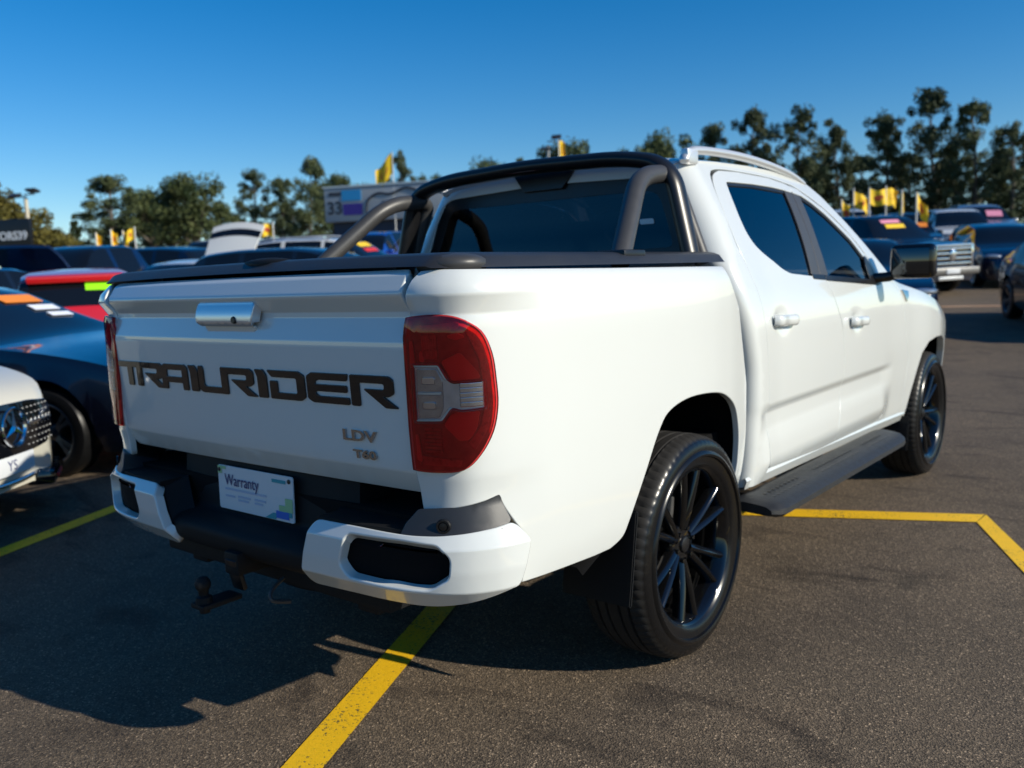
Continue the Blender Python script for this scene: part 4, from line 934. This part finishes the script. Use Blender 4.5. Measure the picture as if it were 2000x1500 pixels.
    for sx in (1, -1):
        for yw in K['wheels']:
            wo = bpy.data.objects.new('wheel', t); COL.objects.link(wo); wo.parent = o; wo.location = (sx*(W-.115), yw, R); wo.rotation_euler = (random.random()*6, 0, 0 if sx > 0 else PI)
            for nm, me in (('rim', r), ('rim_back', d)):
                c = bpy.data.objects.new(nm, me); COL.objects.link(c); c.parent = wo
        ym = K['ws'][1]-.30; zb = lerp_tab(K['belt'], ym)
        m_ = hump('side_mirror', pc, o, (sx*(W+.06), ym, zb+.07), (.11, .07, .085))
        if lamps: hump('headlamp', M['lamp_glass'], o, (sx*W*.70, L_/2-.235, spl(K['top'], L_/2-.42)-.135), (.20, .16, .065), -sx*.45)
        hump('tail_lamp', M['tail_red'], o, (sx*W*.74, -L_/2+.13, lerp_tab(K['belt'], -L_/2)-.13), (.14, .10, .10), sx*.35)
    if front:
        zf = spl(K['top'], L_/2-.3)
        g = box('grille', M['gloss_black'], o, (0, L_/2-.075, zf-.22), (W*.95, .12, .17), .03)
        box('lower_intake', M['black_plastic'], o, (0, L_/2-.055, zs+.14), (W*1.2, .10, .14), .03)
        if plate: box('number_plate', M['plate'], o, (0, L_/2+.012, zs+.27), (.37, .012, .11), .003)
    def on_top(y, x):
        r = ring(y); 
        for k in range(7, 10):
            if r[k+1][0] <= abs(x) <= r[k][0]+1e-6:
                t = (r[k][0]-abs(x))/(r[k][0]-r[k+1][0]); return Vector((x, y, r[k][1]+(r[k+1][1]-r[k][1])*t))
        return Vector((x, y, r[7][1]))
    for (m_, x0, x1, t0, t1, a_) in [q_+('ws',) for q_ in stickers]+[q_+('rw',) for q_ in rear_stickers]:
        ya, yb = K[a_][0]+(K[a_][1]-K[a_][0])*t0, K[a_][0]+(K[a_][1]-K[a_][0])*t1
        n_ = (on_top(yb, 0)-on_top(ya, 0)).cross(Vector((-1, 0, 0))).normalized(); n_ = n_ if n_.z > 0 else -n_
        q = [on_top(y, x)+n_*.012 for y, x in ((ya, x0), (ya, x1), (yb, x1), (yb, x0))]; q2 = [p-n_*.004 for p in q]
        link('sticker', mesh('sticker', [tuple(p) for p in q+q2], [(0, 1, 2, 3), (7, 6, 5, 4), (0, 4, 5, 1), (1, 5, 6, 2), (2, 6, 7, 3), (3, 7, 4, 0)], False), ST[m_], o)
    if spoiler: box('roof_spoiler', pc, o, (0, K['rw'][1]-.02, spl(K['top'], K['rw'][1])+.015), (1.16, .30, .10), .035, rotx(.12))
    if rails:
        for sx in (1, -1): tube('roof_rail', M['silver'], o, smooth_path([(sx*.58, -1.7, spl(K['top'], -1.7)+.0), (sx*.58, -1.5, spl(K['top'], -1.5)+.04), (sx*.58, -.4, spl(K['top'], -.4)+.04), (sx*.58, .1, spl(K['top'], .1)+.0)], 4), .016, 8)
    return o
def pos(d, xr): return (2.224-.6264*d+.7796*xr, -2.613+.7796*d+.6264*xr)
mD = -DD; E_ = EE
# left of the truck
W1 = car('hatchback', 'hatch', PC['cream'], 'white hatchback with round star emblem in its grille, nose at left edge', 'car', (-4.66, -1.88), (.804, .595), True, scale=.97, plate=False, front=False, lamps=False, tap=(.20, .34))
N1 = car('coupe', 'sedan', PC['ink'], 'dark navy car with orange and white windscreen stickers behind the white hatchback', 'car', (-5.84, .33), E_, True, scale=.965, stickers=(('orange', -.55, -.12, .22, .36), ('white', -.58, -.28, .42, .50), ('white', -.60, -.34, .55, .61)))
car('hatchback', 'hatch', PC['red'], 'bright red hatchback with lime green sticker on its rear window', 'car', pos(13.0, -6.35), (-.905, .426), scale=.98, spoiler=True, rear_stickers=(('green', .10, .50, .42, .74),))
car('sedan', 'sedan', PC['black'], 'black sedan with pale roof edge behind the navy car, far left', 'car', pos(13.2, -8.7), mD, True, scale=1.05)
OB = car('pickup', 'ute', PC['midblue'], 'dark blue pickup with its bonnet raised, far left row', 'pickup truck', pos(19, -9.0), mD)
car('wagon', 'suv', PC['navy'], 'dark navy wagon seen side-on behind the red hatchback', 'car', pos(24, -10.0), -E_, True)
OH = car('hatchback', 'hatch', PC['white'], 'white hatchback with its tailgate raised, behind the tonneau cover', 'car', pos(18.5, -6.75), mD)
car('wagon', 'suv', PC['black'], 'black wagon side-on just behind the tonneau cover', 'car', pos(15.2, -3.3), E_, True, scale=.97)
car('wagon', 'suv', PC['white'], 'white wagon with yellow windscreen sticker near the sign building', 'car', pos(22, -4.2), E_, rails=True, scale=1.06, stickers=(('yellow', -.5, .2, .15, .35), ('red', -.5, .2, .42, .55)))
car('wagon', 'suv', PC['blue'], 'bright blue wagon parked in front of the sign building', 'car', pos(30, -4.6), mD, scale=1.1)
# right of the truck
UT = car('pickup', 'ute', PC['navy'], 'dark blue pickup with wide chrome grille facing the camera', 'pickup truck', pos(22.4, 9.2), (.83, -.55), stickers=(('pink', -.2, .35, .22, .34), ('yellow', -.25, .30, .38, .50)), front=False)
car('hatchback', 'hatch', PC['navy'], 'dark blue hatchback facing the camera right of the chrome grille pickup', 'car', pos(23, 12.8), mD, scale=1.03)
car('sedan', 'sedan', PC['black'], 'black sedan cut off by the right edge of the picture', 'car', pos(13.3, 9.0), mD, True, scale=1.0)
car('sedan', 'sedan', PC['navy'], 'dark blue car just ahead of the white pickup, mostly hidden', 'car', pos(14.4, 5.65), mD, True)
car('wagon', 'suv', PC['white'], 'white wagon behind the chrome grille pickup, right side', 'car', pos(33, 16.7), mD, scale=1.12)
car('pickup', 'ute', PC['dark'], 'charcoal pickup with orange sticker under the yellow flags', 'pickup truck', pos(29.2, 12.95), mD, stickers=(('orange', -.65, -.05, .5, .68),))
car('wagon', 'suv', PC['silver'], 'silver wagon with pink windscreen sticker, back row at right', 'car', pos(38.4, 20.4), mD, scale=1.2, stickers=(('pink', -.6, -.1, .35, .7),))
car('wagon', 'suv', PC['white'], 'tall white wagon showing only its roof past the truck windscreen pillar', 'car', pos(36.5, 14.1), mD, scale=1.2)
for i_, (d_, x_, c_) in enumerate(((46, -15.5, 'white'), (47, -12.6, 'silver'), (48, -9.9, 'white'))):
    car('wagon', 'suv', PC[c_], ('small white car in the far row, leftmost of three', 'small silver car in the far row between two white ones', 'small white car in the far row beside the sign building')[i_], 'car', pos(d_, x_), mD, scale=1.05, group='cars in the far row')
# --- details of the white hatchback's nose
K = KIND['hatch']; L2 = K['L']/2
def nose_x(y, z): return 0
GR = sheet('grille', M['gloss_black'], W1, round_loop([(-.50, .70), (-.47, .52), (-.40, .45), (0, .435), (.40, .45), (.47, .52), (.50, .70), (.25, .725), (0, .73), (-.25, .725)], .03), lambda u, z: (-u, L2+.034-.22*u*u-.25*max(0, z-.62), z), step=.06, thick=.05, er=.006)
V, Fc = [], []
for i in range(-9, 10):
    for j in range(7):
        x = i*.05+(.025 if j % 2 else 0); z = .475+j*.036
        if abs(x) > .45 or (abs(x) < .13 and abs(z-.59) < .13): continue
        y = L2+.037-.22*x*x-.25*max(0, z-.62); b0 = len(V); V += [(x-.007, y, z), (x, y+.006, z-.005), (x+.007, y, z), (x, y+.006, z+.005)]; Fc.append((b0, b0+1, b0+2, b0+3))
link('grille_studs', mesh('grille_studs', V, Fc, False), M['silver'], W1)['kind'] = 'stuff'
V, Fc = lathe_data([(.098, -.008), (.104, .008), (.115, .010), (.118, 0), (.112, -.008)], 40, 'y', True); P_ = [(V, Fc)]
for k in range(3):
    a = PI/2+k*2*PI/3; V = [(0, .012, 0)]; 
    for b, r in ((a-PI/3, .022), (a, .108), (a+PI/3, .022)): V.append((r*math.cos(b), .0, r*math.sin(b)))
    P_.append((V, [(0, 1, 2), (0, 2, 3)]))
em = merge(P_); link('star_emblem', mesh('star_emblem', [(x, y+L2+.050, z+.600) for x, y, z in em[0]], em[1], False), M['chrome'], W1)
for sx in (1, -1): box('grille_bar', M['chrome'], W1, (sx*.28, L2+.028, .60), (.30, .02, .028), .006, rotz(-sx*.12))
pl = box('number_plate', M['plate'], W1, (0, L2+.03, .385), (.372, .012, .107), .003)
V, Fc = text_data('YS', .085, 'CENTER', 0, 1.0); link('printed_text', mesh('printed_text', [(-a+.03, L2+.0375, b+.356) for a, b, c in V], Fc, False), M['blue_print'], pl)
lip = tube('front_splitter', M['chrome'], W1, smooth_path([(-.80, L2-.62, .33), (-.66, L2-.26, .305), (-.45, L2-.06, .29), (0, L2+.03, .285), (.45, L2-.06, .29), (.66, L2-.26, .305), (.80, L2-.62, .33)], 6), .014, 10)
for sx in (1, -1):
    box('lower_intake', M['gloss_black'], W1, (sx*.48, L2-.08, .245), (.52, .16, .09), .03, rotz(-sx*.42))
    box('intake_strip', ST['red'], W1, (sx*.50, L2-.005, .235), (.24, .02, .026), .006, rotz(-sx*.45))
# --- raised bonnet and raised tailgate
V, Fc = [], []
for i in range(9):
    x = -.78+1.56*i/8
    for j in range(7):
        t_ = j/6; V.append((x, 1.30+.70*t_-.10*(x/.78)**2*t_, 1.26+.62*t_+.08*math.sin(PI*t_)+.03*(1-(x/.78)**2)))
top = [(i*7+j, (i+1)*7+j, (i+1)*7+j+1, i*7+j+1) for i in range(8) for j in range(6)]; nV = len(V)
V += [(x, y+.02, z-.05) for x, y, z in V]; Fc = [f[::-1] for f in top]+[tuple(nV+q for q in f) for f in top]
for L_ in ([i*7 for i in range(9)], [i*7+6 for i in range(9)], list(range(7)), list(range(56, 63))):
    for a, b in zip(L_, L_[1:]): Fc.append((a, b, nV+b, nV+a))
link('raised_bonnet', mesh('raised_bonnet', V, Fc), PC['midblue'], OB)
V, Fc = [], []
for i in range(11):
    u = -1+i/5
    for j in range(6):
        t_ = j/5; V.append((u*(.60+.06*t_), -1.62-.62*t_-.05*(1-u*u)*t_, 1.42+.74*t_+.07*(1-u*u)*(.4+t_)+.02*math.sin(PI*t_)))
top = [(i*6+j, (i+1)*6+j, (i+1)*6+j+1, i*6+j+1) for i in range(10) for j in range(5)]; nV = len(V)
V += [(x, y, z-.05) for x, y, z in V]; Fc = [f for f in top if (f[0] % 6) in (0, 1, 2, 4)]+[tuple(nV+q for q in f[::-1]) for f in top]
for L_ in ([i*6+5 for i in range(11)], list(range(6)), list(range(60, 66))):
    for a, b in zip(L_, L_[1:]): Fc.append((a, b, nV+b, nV+a))
rt = link('raised_tailgate', mesh('raised_tailgate', V, Fc), PC['white'], OH)
link('tailgate_glass', mesh('tailgate_glass', [(x, y, z+.004) for x, y, z in V[:nV]], [f for f in top if (f[0] % 6) in (3,)]), M['car_glass'], rt)
# --- chrome grille pickup front
L2 = 2.65
gr = box('grille', M['gloss_black'], UT, (0, L2-.06, .90), (1.12, .12, .46), .04)
for k in range(4): box('grille_bar', M['chrome'], gr, (0, L2+.02, .735+k*.11), (1.06, .05, .052), .012)
for sx in (1, -1): box('grille_surround', M['chrome'], gr, (sx*.56, L2+.012, .90), (.06, .06, .48), .015)
box('grille_surround', M['chrome'], gr, (0, L2+.0, 1.135), (1.16, .07, .06), .015)
hump('grille_emblem', M['chrome'], gr, (0, L2+.05, .93), (.10, .03, .17))
box('front_bumper', M['steel'], UT, (0, L2+.01, .56), (1.55, .14, .16), .04)
box('number_plate', M['plate'], UT, (0, L2+.09, .56), (.372, .012, .107), .003)
box('skid_plate', M['silver'], UT, (0, L2-.02, .40), (.7, .12, .08), .02)
# ================================================================== sign building
M['fascia'] = mat('fascia_grey_white', (.36, .38, .40), .5, var=.05, vscale=1.5)
M['navy_wall'] = mat('navy_cladding', (.012, .020, .055), .45, var=.1, vscale=2)
M['cyan'] = mat('cyan_panel', (.015, .22, .50), .4); M['purple'] = mat('purple_panel', (.03, .015, .20), .4); M['ink'] = mat('sign_ink', (.02, .025, .04), .5)
bp0 = pos(40.0, -8.05); bz = gz(*bp0)-.42
BD = thing('sign_building', 'dark navy showroom with pale sign fascia numbered 33 behind the parked cars', 'building', (bp0[0], bp0[1], bz), math.atan2(EE.y, EE.x))
# local: x along the front, -y towards the lot
box('wall', M['navy_wall'], BD, (7, 3.2, 1.35), (13.6, 6, 2.7))
fa = box('sign_fascia', M['fascia'], BD, (7, 3.0, 3.45), (14, 6.4, 1.5), .03)
box('roof_cap', M['silver'], BD, (7, 3.0, 4.23), (14.1, 6.5, .06))
for k in range(4):
    wn = box('window', M['car_glass'], BD, (4.6+k*1.5, .19, 1.5), (1.38, .05, 1.7)); box('window_frame', M['silver'], wn, (5.35+k*1.5, .17, 1.5), (.06, .08, 1.8))
box('sign_panel', M['cyan'], fa, (1.32, -.215, 3.83), (.92, .03, .46)); box('sign_panel', M['purple'], fa, (1.36, -.215, 3.22), (.92, .03, .50))
box('sign_panel', M['ink'], fa, (.55, -.215, 3.92), (.62, .03, .16))
def wall_text(s, size, x, z, m, y=-.212, sx=1.0, bold=.01):
    V, Fc = text_data(s, size, 'LEFT', .01, sx, bold); link('sign_lettering', mesh('sign_lettering', [(a+x, y-c, b+z) for a, b, c in V], Fc, False), m, fa)
wall_text('33', .78, .13, 3.05, M['ink'], sx=.95, bold=.02); wall_text('IE', .6, 2.75, 3.1, M['ink'])
tube('sign_wave', M['ink'], fa, smooth_path([(2.05, -.22, 2.95), (2.02, -.22, 3.25), (2.15, -.22, 3.62), (2.6, -.22, 3.85), (3.2, -.22, 3.80), (3.9, -.22, 4.02), (4.6, -.22, 3.85), (5.4, -.22, 3.84)], 6), .05, 8)
box('yellow_post', ST['yellow'], BD, (-.06, .3, 1.0), (.10, .10, 2.0), .02)
# black board at far left
sp = pos(31, -18.1)
SG = thing('sign_board', 'black advertising board with white motors lettering at the left edge', 'sign', (sp[0], sp[1], gz(*sp)), math.atan2(EE.y, EE.x))
box('board', M['satin_black'], SG, (0, 0, 2.15), (3.6, .12, 1.15), .01)
for x in (-1.4, 1.4): box('post', M['steel'], SG, (x, .12, .9), (.10, .10, 1.8))
V, Fc = text_data('MOTORS39', .40, 'RIGHT', .005, 1.0, .012); link('sign_lettering', mesh('sign_lettering', [(a+1.66, -.066-c, b+2.02) for a, b, c in V], Fc, False), M['plate'], SG)
# ================================================================== lamp poles
def lamp_pole(d, xr, h, label, heads, col):
    p = pos(d, xr); o = thing('lamp_post', label, 'lamp post', (p[0], p[1], gz(*p)), math.atan2(EE.y, EE.x))
    V, Fc = tube_data([(0, 0, 0), (0, 0, h*.5), (0, 0, h)], [.11, .09, .07], 10); link('pole', mesh('pole', V, Fc), col, o)
    for (x, z, rx) in heads:
        a = box('lamp_arm', M['steel'], o, (x/2, 0, h+z/2), (abs(x)+.06, .05, .05)); box('floodlight', M['grey_plastic'], a, (x, -.05, h+z), (.46, .30, .10), .03, rotx(rx))
    return o
M['conc'] = mat('pale_pole_paint', (.52, .47, .36), .6, var=.1, vscale=3)
lamp_pole(34, -18.3, 3.6, 'pale lamp post with twin floodlights above the black board', ((-.45, .1, .5), (.40, .25, -.3)), M['conc'])
lamp_pole(42, 2.1, 5.5, 'grey lamp post with floodlight rising behind the sports bar', ((-.10, -.15, .3), (.42, .35, .6)), M['steel'])
# ================================================================== flags
M['flag'] = mat('yellow_flag_cloth', (.80, .52, .012), .7, var=.06, vscale=4); M['flag_red'] = mat('red_flag_print', (.45, .07, .02), .7); M['pole_white'] = mat('white_pole', (.6, .6, .58), .5)
def flag(d, xr, h, w_, fh, ang, droop, label, seed, group='yellow flags around the lot'):
    rnd = random.Random(seed); p = pos(d, xr)
    o = thing('flag', label, 'flag', (p[0], p[1], gz(*p)), ang, group)
    V, Fc = tube_data([(0, 0, 0), (0, 0, h)], [.03, .022], 8); link('pole', mesh('pole', V, Fc), M['pole_white'], o)
    nx_, nz_ = 12, 8; ph = rnd.random()*6
    def P(u, v): return (u*w_*math.cos(droop), .10*math.sin(u*7+ph+v*1.2)*u, h-.04-fh*(1-v)-u*w_*math.sin(droop)-.04*math.sin(u*5+ph))
    V = [P(i/nx_, j/nz_) for i in range(nx_+1) for j in range(nz_+1)]; top = [(i*(nz_+1)+j, (i+1)*(nz_+1)+j, (i+1)*(nz_+1)+j+1, i*(nz_+1)+j+1) for i in range(nx_) for j in range(nz_)]
    n_ = len(V); V2 = V+[(x, y+.004, z) for x, y, z in V]; cl = link('cloth', mesh('cloth', V2, top+[tuple(n_+q for q in f[::-1]) for f in top], 'all'), M['flag'], o)
    for s in (-1, 1):
        q = []; 
        for k in range(14):
            a = 2*PI*k/14; x, y, z = P(.52+.24*math.cos(a), .5+.2*math.sin(a)); q.append((x, y+(.010 if s > 0 else -.006), z))
        link('print', mesh('print', q, [tuple(range(14)) if s < 0 else tuple(range(13, -1, -1))], False), M['flag_red'], cl)
RA = math.atan2(.6264, .7796)
def fl(px, py, d, w_, fh, da, droop, label, seed):
    xr = (px-1000)/1703*d; hor = 542-.0371*(px-1000); p = pos(d, xr); flag(d, xr, 1.308+(hor-py)*d/1703-gz(*p), w_, fh, RA+da, droop, label, seed)
for i, (px, py, d, w_, fh, da, dr, lb) in enumerate((
    (1646, 392, 27, .35, .55, .3, .5, 'yellow flag partly hidden behind the truck windscreen pillar, lowest of the right cluster'),
    (1669, 371, 27, .62, .48, .2, .55, 'yellow flag drooping right, left of the two spread flags'),
    (1699, 370, 26.6, .56, .46, .1, .08, 'yellow flag spread flat with red print, left of a pair'),
    (1731, 366, 27.2, .5, .52, .4, .25, 'yellow flag spread flat with red print, right of a pair'),
    (1762, 374, 28, .22, .62, 1.0, .9, 'narrow folded yellow flag right of the spread pair'),
    (1790, 378, 26, .52, .46, .3, .85, 'yellow flag hanging diagonally, rightmost of the cluster'),
    (788, 304, 39, 1.1, .9, PI-.2, .75, 'large yellow flag on tall pole above the sign building'),
    (1106, 281, 39, .26, .85, .2, .3, 'narrow yellow flag above the sports bar hoop'),
    (552, 436, 27, .34, .36, PI-.1, .2, 'small yellow flag beside the dark conifer left of the sign building'),
    (211, 456, 29, .14, .42, 1.0, .4, 'thin folded yellow flag, leftmost of the left group'),
    (240, 450, 29, .18, .5, .9, .4, 'folded yellow flag with red print, second of the left group'),
    (263, 452, 29, .16, .45, 1.1, .4, 'folded yellow flag beside the spread one in the left group'),
    (286, 445, 29, .42, .36, PI+.1, .5, 'spread yellow flag, rightmost of the left group'))): fl(px, py, d, w_, fh, da, dr, lb, i)
# ================================================================== trees
def leaf_mat(n, c, c2):
    m = bpy.data.materials.new(n); m.use_nodes = True; N, L = nodes_of(m); b = N['Principled BSDF']
    oi = N.new('ShaderNodeObjectInfo'); tc = N.new('ShaderNodeTexCoord'); nz = N.new('ShaderNodeTexNoise'); nz.inputs['Scale'].default_value = .9; nz.inputs['Detail'].default_value = 4; L.new(tc.outputs['Object'], nz.inputs['Vector'])
    r = N.new('ShaderNodeValToRGB'); e = r.color_ramp.elements; e[0].position = .35; e[0].color = (*c, 1); e[1].position = .68; e[1].color = (*c2, 1); L.new(nz.outputs[0], r.inputs[0])
    hsv = N.new('ShaderNodeHueSaturation'); mr = N.new('ShaderNodeMapRange'); mr.inputs[3].default_value = .8; mr.inputs[4].default_value = 1.2; L.new(oi.outputs['Random'], mr.inputs[0]); L.new(mr.outputs[0], hsv.inputs['Value']); L.new(r.outputs[0], hsv.inputs['Color'])
    L.new(hsv.outputs[0], b.inputs['Base Color']); b.inputs['Roughness'].default_value = .65; b.inputs['Specular IOR Level'].default_value = .25
    return m
M['gum_leaf'] = leaf_mat('gum_leaf', (.030, .050, .022), (.100, .112, .044)); M['bush_leaf'] = leaf_mat('broad_leaf', (.038, .062, .022), (.115, .130, .044)); M['wattle_leaf'] = leaf_mat('olive_leaf', (.065, .060, .012), (.15, .125, .024)); M['conifer_leaf'] = leaf_mat('conifer_leaf', (.02, .035, .012), (.04, .055, .018))
M['bark'] = mat('gum_bark', (.12, .10, .08), .9, var=.3, vscale=4)
def tree_mesh(kind, seed):
    rnd = random.Random(seed); T = []; leaves_V, leaves_F = [], []
    H = 10.0
    def leaf(c, s):
        n = Vector((rnd.gauss(0, 1), rnd.gauss(0, 1), rnd.gauss(0, .7)+.3)).normalized(); a = n.orthogonal().normalized(); b = n.cross(a); th = rnd.random()*6.3
        u = a*math.cos(th)+b*math.sin(th); v = n.cross(u); l = s*(.6+rnd.random()*.8); w_ = l*.42; b0 = len(leaves_V)
        leaves_V.extend([tuple(c-u*l), tuple(c-v*w_), tuple(c+u*l), tuple(c+v*w_)]); leaves_F.append((b0, b0+1, b0+2, b0+3))
    def clump(c, r, n, s, fz=.8):
        for _ in range(n):
            d = Vector((rnd.gauss(0, 1), rnd.gauss(0, 1), rnd.gauss(0, 1)*fz)); d = d.normalized()*(r*rnd.random()**.45); leaf(c+d, s)
    if kind == 'gum':
        lean = Vector((rnd.uniform(-.05, .05), rnd.uniform(-.05, .05), 0)); st = [Vector((lean.x*z*z*.1+.12*math.sin(z*.6+seed), lean.y*z*z*.1+.12*math.cos(z*.7+seed), z)) for z in [H*i/10 for i in range(11)]]
        T.append(tube_data([tuple(p) for p in st], [.20*(1-i/11)+.02 for i in range(11)], 8))
        for k in range(24):
            t = .10+.87*(k/23)**.95; zi = t*10; i = min(9, int(zi)); p = st[i].lerp(st[i+1], zi-i); a = k*2.4+rnd.random()*.9
            ln = (1.75*math.sin(PI*min(1, (t*.95+.06)))**.7+.25)*rnd.uniform(.55, 1.1); up = rnd.uniform(.5, 1.1)
            q = p+Vector((math.cos(a)*ln, math.sin(a)*ln, up*(.5+ln*.5))) if t < .96 else p+Vector((0, 0, .3))
            m_ = p.lerp(q, .5)+Vector((0, 0, .1)); T.append(tube_data([tuple(p), tuple(m_), tuple(q)], [.06*(1.1-t)+.02, .04*(1.1-t)+.012, .012], 5))
            for _ in range(rnd.choice((3, 4, 5, 6))):
                c = p.lerp(q, rnd.uniform(.45, 1.1))+Vector((rnd.gauss(0, .35), rnd.gauss(0, .35), rnd.gauss(0, .28))); clump(c, rnd.uniform(.28, .64), 110, .12)
    elif kind == 'broad':
        T.append(tube_data([(0, 0, 0), (.1, 0, H*.25), (0, .1, H*.45)], [.28, .22, .14], 8))
        for k in range(54):
            a = rnd.random()*6.3; el = rnd.uniform(-.35, 1.0); rr = rnd.random()**.4; c = Vector((math.cos(a)*3.0*math.cos(el*1.2)*rr, math.sin(a)*3.0*math.cos(el*1.2)*rr, H*.55+math.sin(el*1.45)*3.9*rr))
            if k % 2 == 0: T.append(tube_data([(0, .05, H*.28+rnd.random()*1.5), tuple(c*.6+Vector((0, 0, H*.19))), tuple(c)], [.10, .05, .015], 5))
            clump(c, rnd.uniform(.65, 1.2), 200, .15)
    elif kind == 'spread':
        T.append(tube_data([(0, 0, 0), (.1, 0, H*.2), (0, .1, H*.4)], [.35, .28, .16], 8))
        for k in range(60):
            a = rnd.random()*6.3; rr = rnd.random()**.45; c = Vector((math.cos(a)*5.4*rr, math.sin(a)*5.4*rr, H*.32+rnd.uniform(-1.6, 1)+(1-rr*rr)*H*.58*rnd.uniform(.5, 1.0)))
            if k % 3 == 0: T.append(tube_data([(0, .05, H*.2+rnd.random()), tuple(c*.6+Vector((0, 0, H*.12))), tuple(c)], [.12, .06, .015], 5))
            clump(c, rnd.uniform(.8, 1.4), 270, .18, .6)
    else:
        T.append(tube_data([(0, 0, 0), (0, 0, H*.9)], [.2, .03], 8))
        for k in range(46):
            t = rnd.random()**.8; z = H*(.06+.92*t); r = 1.75*(1-t)**.8+.12; a = rnd.random()*6.3; clump(Vector((math.cos(a)*r*.6, math.sin(a)*r*.6, z)), .55*(1-t*.6), 90, .16)
    tv = mesh('trunk', *merge(T)); tv.materials.append(M['bark'])
    cv = mesh('crown', leaves_V, leaves_F, False); cv.materials.append(M[dict(gum='gum_leaf', broad='bush_leaf', spread='wattle_leaf').get(kind, 'conifer_leaf')])
    return tv, cv
TM = {'gum': [tree_mesh('gum', s) for s in (1, 2, 3, 4, 5)], 'broad': [tree_mesh('broad', s) for s in (11, 12, 13)], 'spread': [tree_mesh('spread', 21)], 'conifer': [tree_mesh('conifer', 31)]}
def tree(kind, i, px, d, top, wide, label, name='tree'):
    xr = (px-1000)/1703*d; p = pos(d, xr); z = gz(*p); hor = 542-.0371*(px-1000); h = (1.308+(hor-top)*d/1703-z)*(.93 if kind == 'gum' else (.97 if kind == 'broad' else 1))
    tv, cv = TM[kind][i % len(TM[kind])]
    o = thing(name, label, 'tree', (p[0], p[1], z), (i*1.7) % 6.28, 'trees round the car yard'); o.scale = (h/10*wide*(.92 if kind == 'gum' else 1.12), h/10*wide*(.92 if kind == 'gum' else 1.12), h/10)
    for nm, me in (('trunk', tv), ('crown', cv)):
        c = bpy.data.objects.new(nm, me); COL.objects.link(c); c.parent = o
gum = [(1405, 247, 72, .8), (1480, 210, 70, .85), (1560, 215, 66, 1.0), (1640, 238, 68, .9), (1730, 228, 70, 1.0), (1820, 185, 68, .95), (1900, 198, 66, .95), (1975, 245, 64, 1.1)]
glab = ['short dark gum tree just right of the cab roof', 'tall narrow gum tree above the roof rail', 'gum tree with arching crown above the front of the roof rail', 'gum tree with gap in its crown above the windscreen pillar', 'pointed gum tree directly above the yellow flag cluster', 'tallest gum tree of the right hand row', 'pointed gum tree right of the tallest one', 'gum tree at the right edge of the picture']
for i, ((px, top, d, w_), lb) in enumerate(zip(gum, glab)): tree('gum', i, px, d, top, w_, lb, 'gum_tree')
back = [(1440, 300, 84, 1.5), (1520, 300, 82, 1.5), (1600, 310, 84, 1.5), (1690, 300, 86, 1.5), (1775, 290, 84, 1.6), (1860, 280, 84, 1.6), (1945, 290, 82, 1.6), (2020, 270, 80, 1.5)]
for i, (px, top, d, w_) in enumerate(back): tree('gum', i+2, px, d, top+10, w_*.95, 'dark gum tree in the second row filling the gap at right, %s' % ('behind the cab roof', 'behind the roof rail', 'behind the windscreen pillar', 'behind the left flags', 'behind the right flags', 'below the tallest tree', 'above the silver wagon', 'beyond the right edge')[i], 'gum_tree')
mid = [('broad', 1250, 283, 70, .75, 'rounded dark tree just left of the cab roof rail'), ('broad', 1320, 250, 74, .7, 'rounded olive tree touching the roof rail'), ('broad', 1125, 252, 74, .72, 'tall olive tree beside the lamp post above the sports bar'), ('gum', 1040, 312, 82, .8, 'small blue-green tree above the left half of the sports bar'), ('broad', 975, 300, 80, .62, 'pointed green tree above the sports bar corner'), ('broad', 915, 330, 82, .5, 'small rounded tree left of the sports bar corner'), ('broad', 855, 335, 78, .6, 'low olive tree above the sign fascia at right'), ('gum', 803, 300, 62, .7, 'slender gum tree beside the tall flagpole'), ('broad', 740, 345, 74, .6, 'small dark tree top above the middle of the sign fascia'), ('broad', 675, 335, 70, .75, 'spiky green tree above the number 33 panel'),
       ('gum', 622, 315, 62, 1.0, 'tall gum tree at the left corner of the sign building'), ('gum', 567, 345, 70, .9, 'thin blue-green gum tree beside the small flag'), ('gum', 522, 335, 64, 1.1, 'open gum tree left of the sign building'), ('broad', 405, 336, 60, 1.12, 'large round green tree above the white raised tailgate'), ('broad', 318, 352, 66, 1.1, 'brownish tree in the middle of the left clump'), ('gum', 245, 345, 62, 1.6, 'wide loose gum tree at the left of the left clump'), ('broad', 355, 385, 70, 1.0, 'dark low tree between the two rounded trees of the left clump'),
       ('conifer', 172, 420, 52, 1.0, 'dark conical conifer left of the left clump'), ('conifer', 495, 430, 52, .9, 'dark conical conifer beside the small yellow flag'), ('spread', -20, 345, 44, 1.35, 'broad olive tree behind the black board'), ('spread', 95, 425, 58, .9, 'low olive tree right of the pale lamp post'), ('gum', 690, 400, 80, 1.4, 'faint gum tree behind the sign building'), ('gum', 455, 400, 84, 1.6, 'pale gum tree behind the large round one'), ('gum', 590, 400, 84, 1.6, 'pale gum tree behind the small flag')]
for i, (k, px, top, d, w_, lb) in enumerate(mid): tree(k, i, px, d, top, w_, lb, dict(gum='gum_tree', conifer='conifer').get(k, 'tree'))
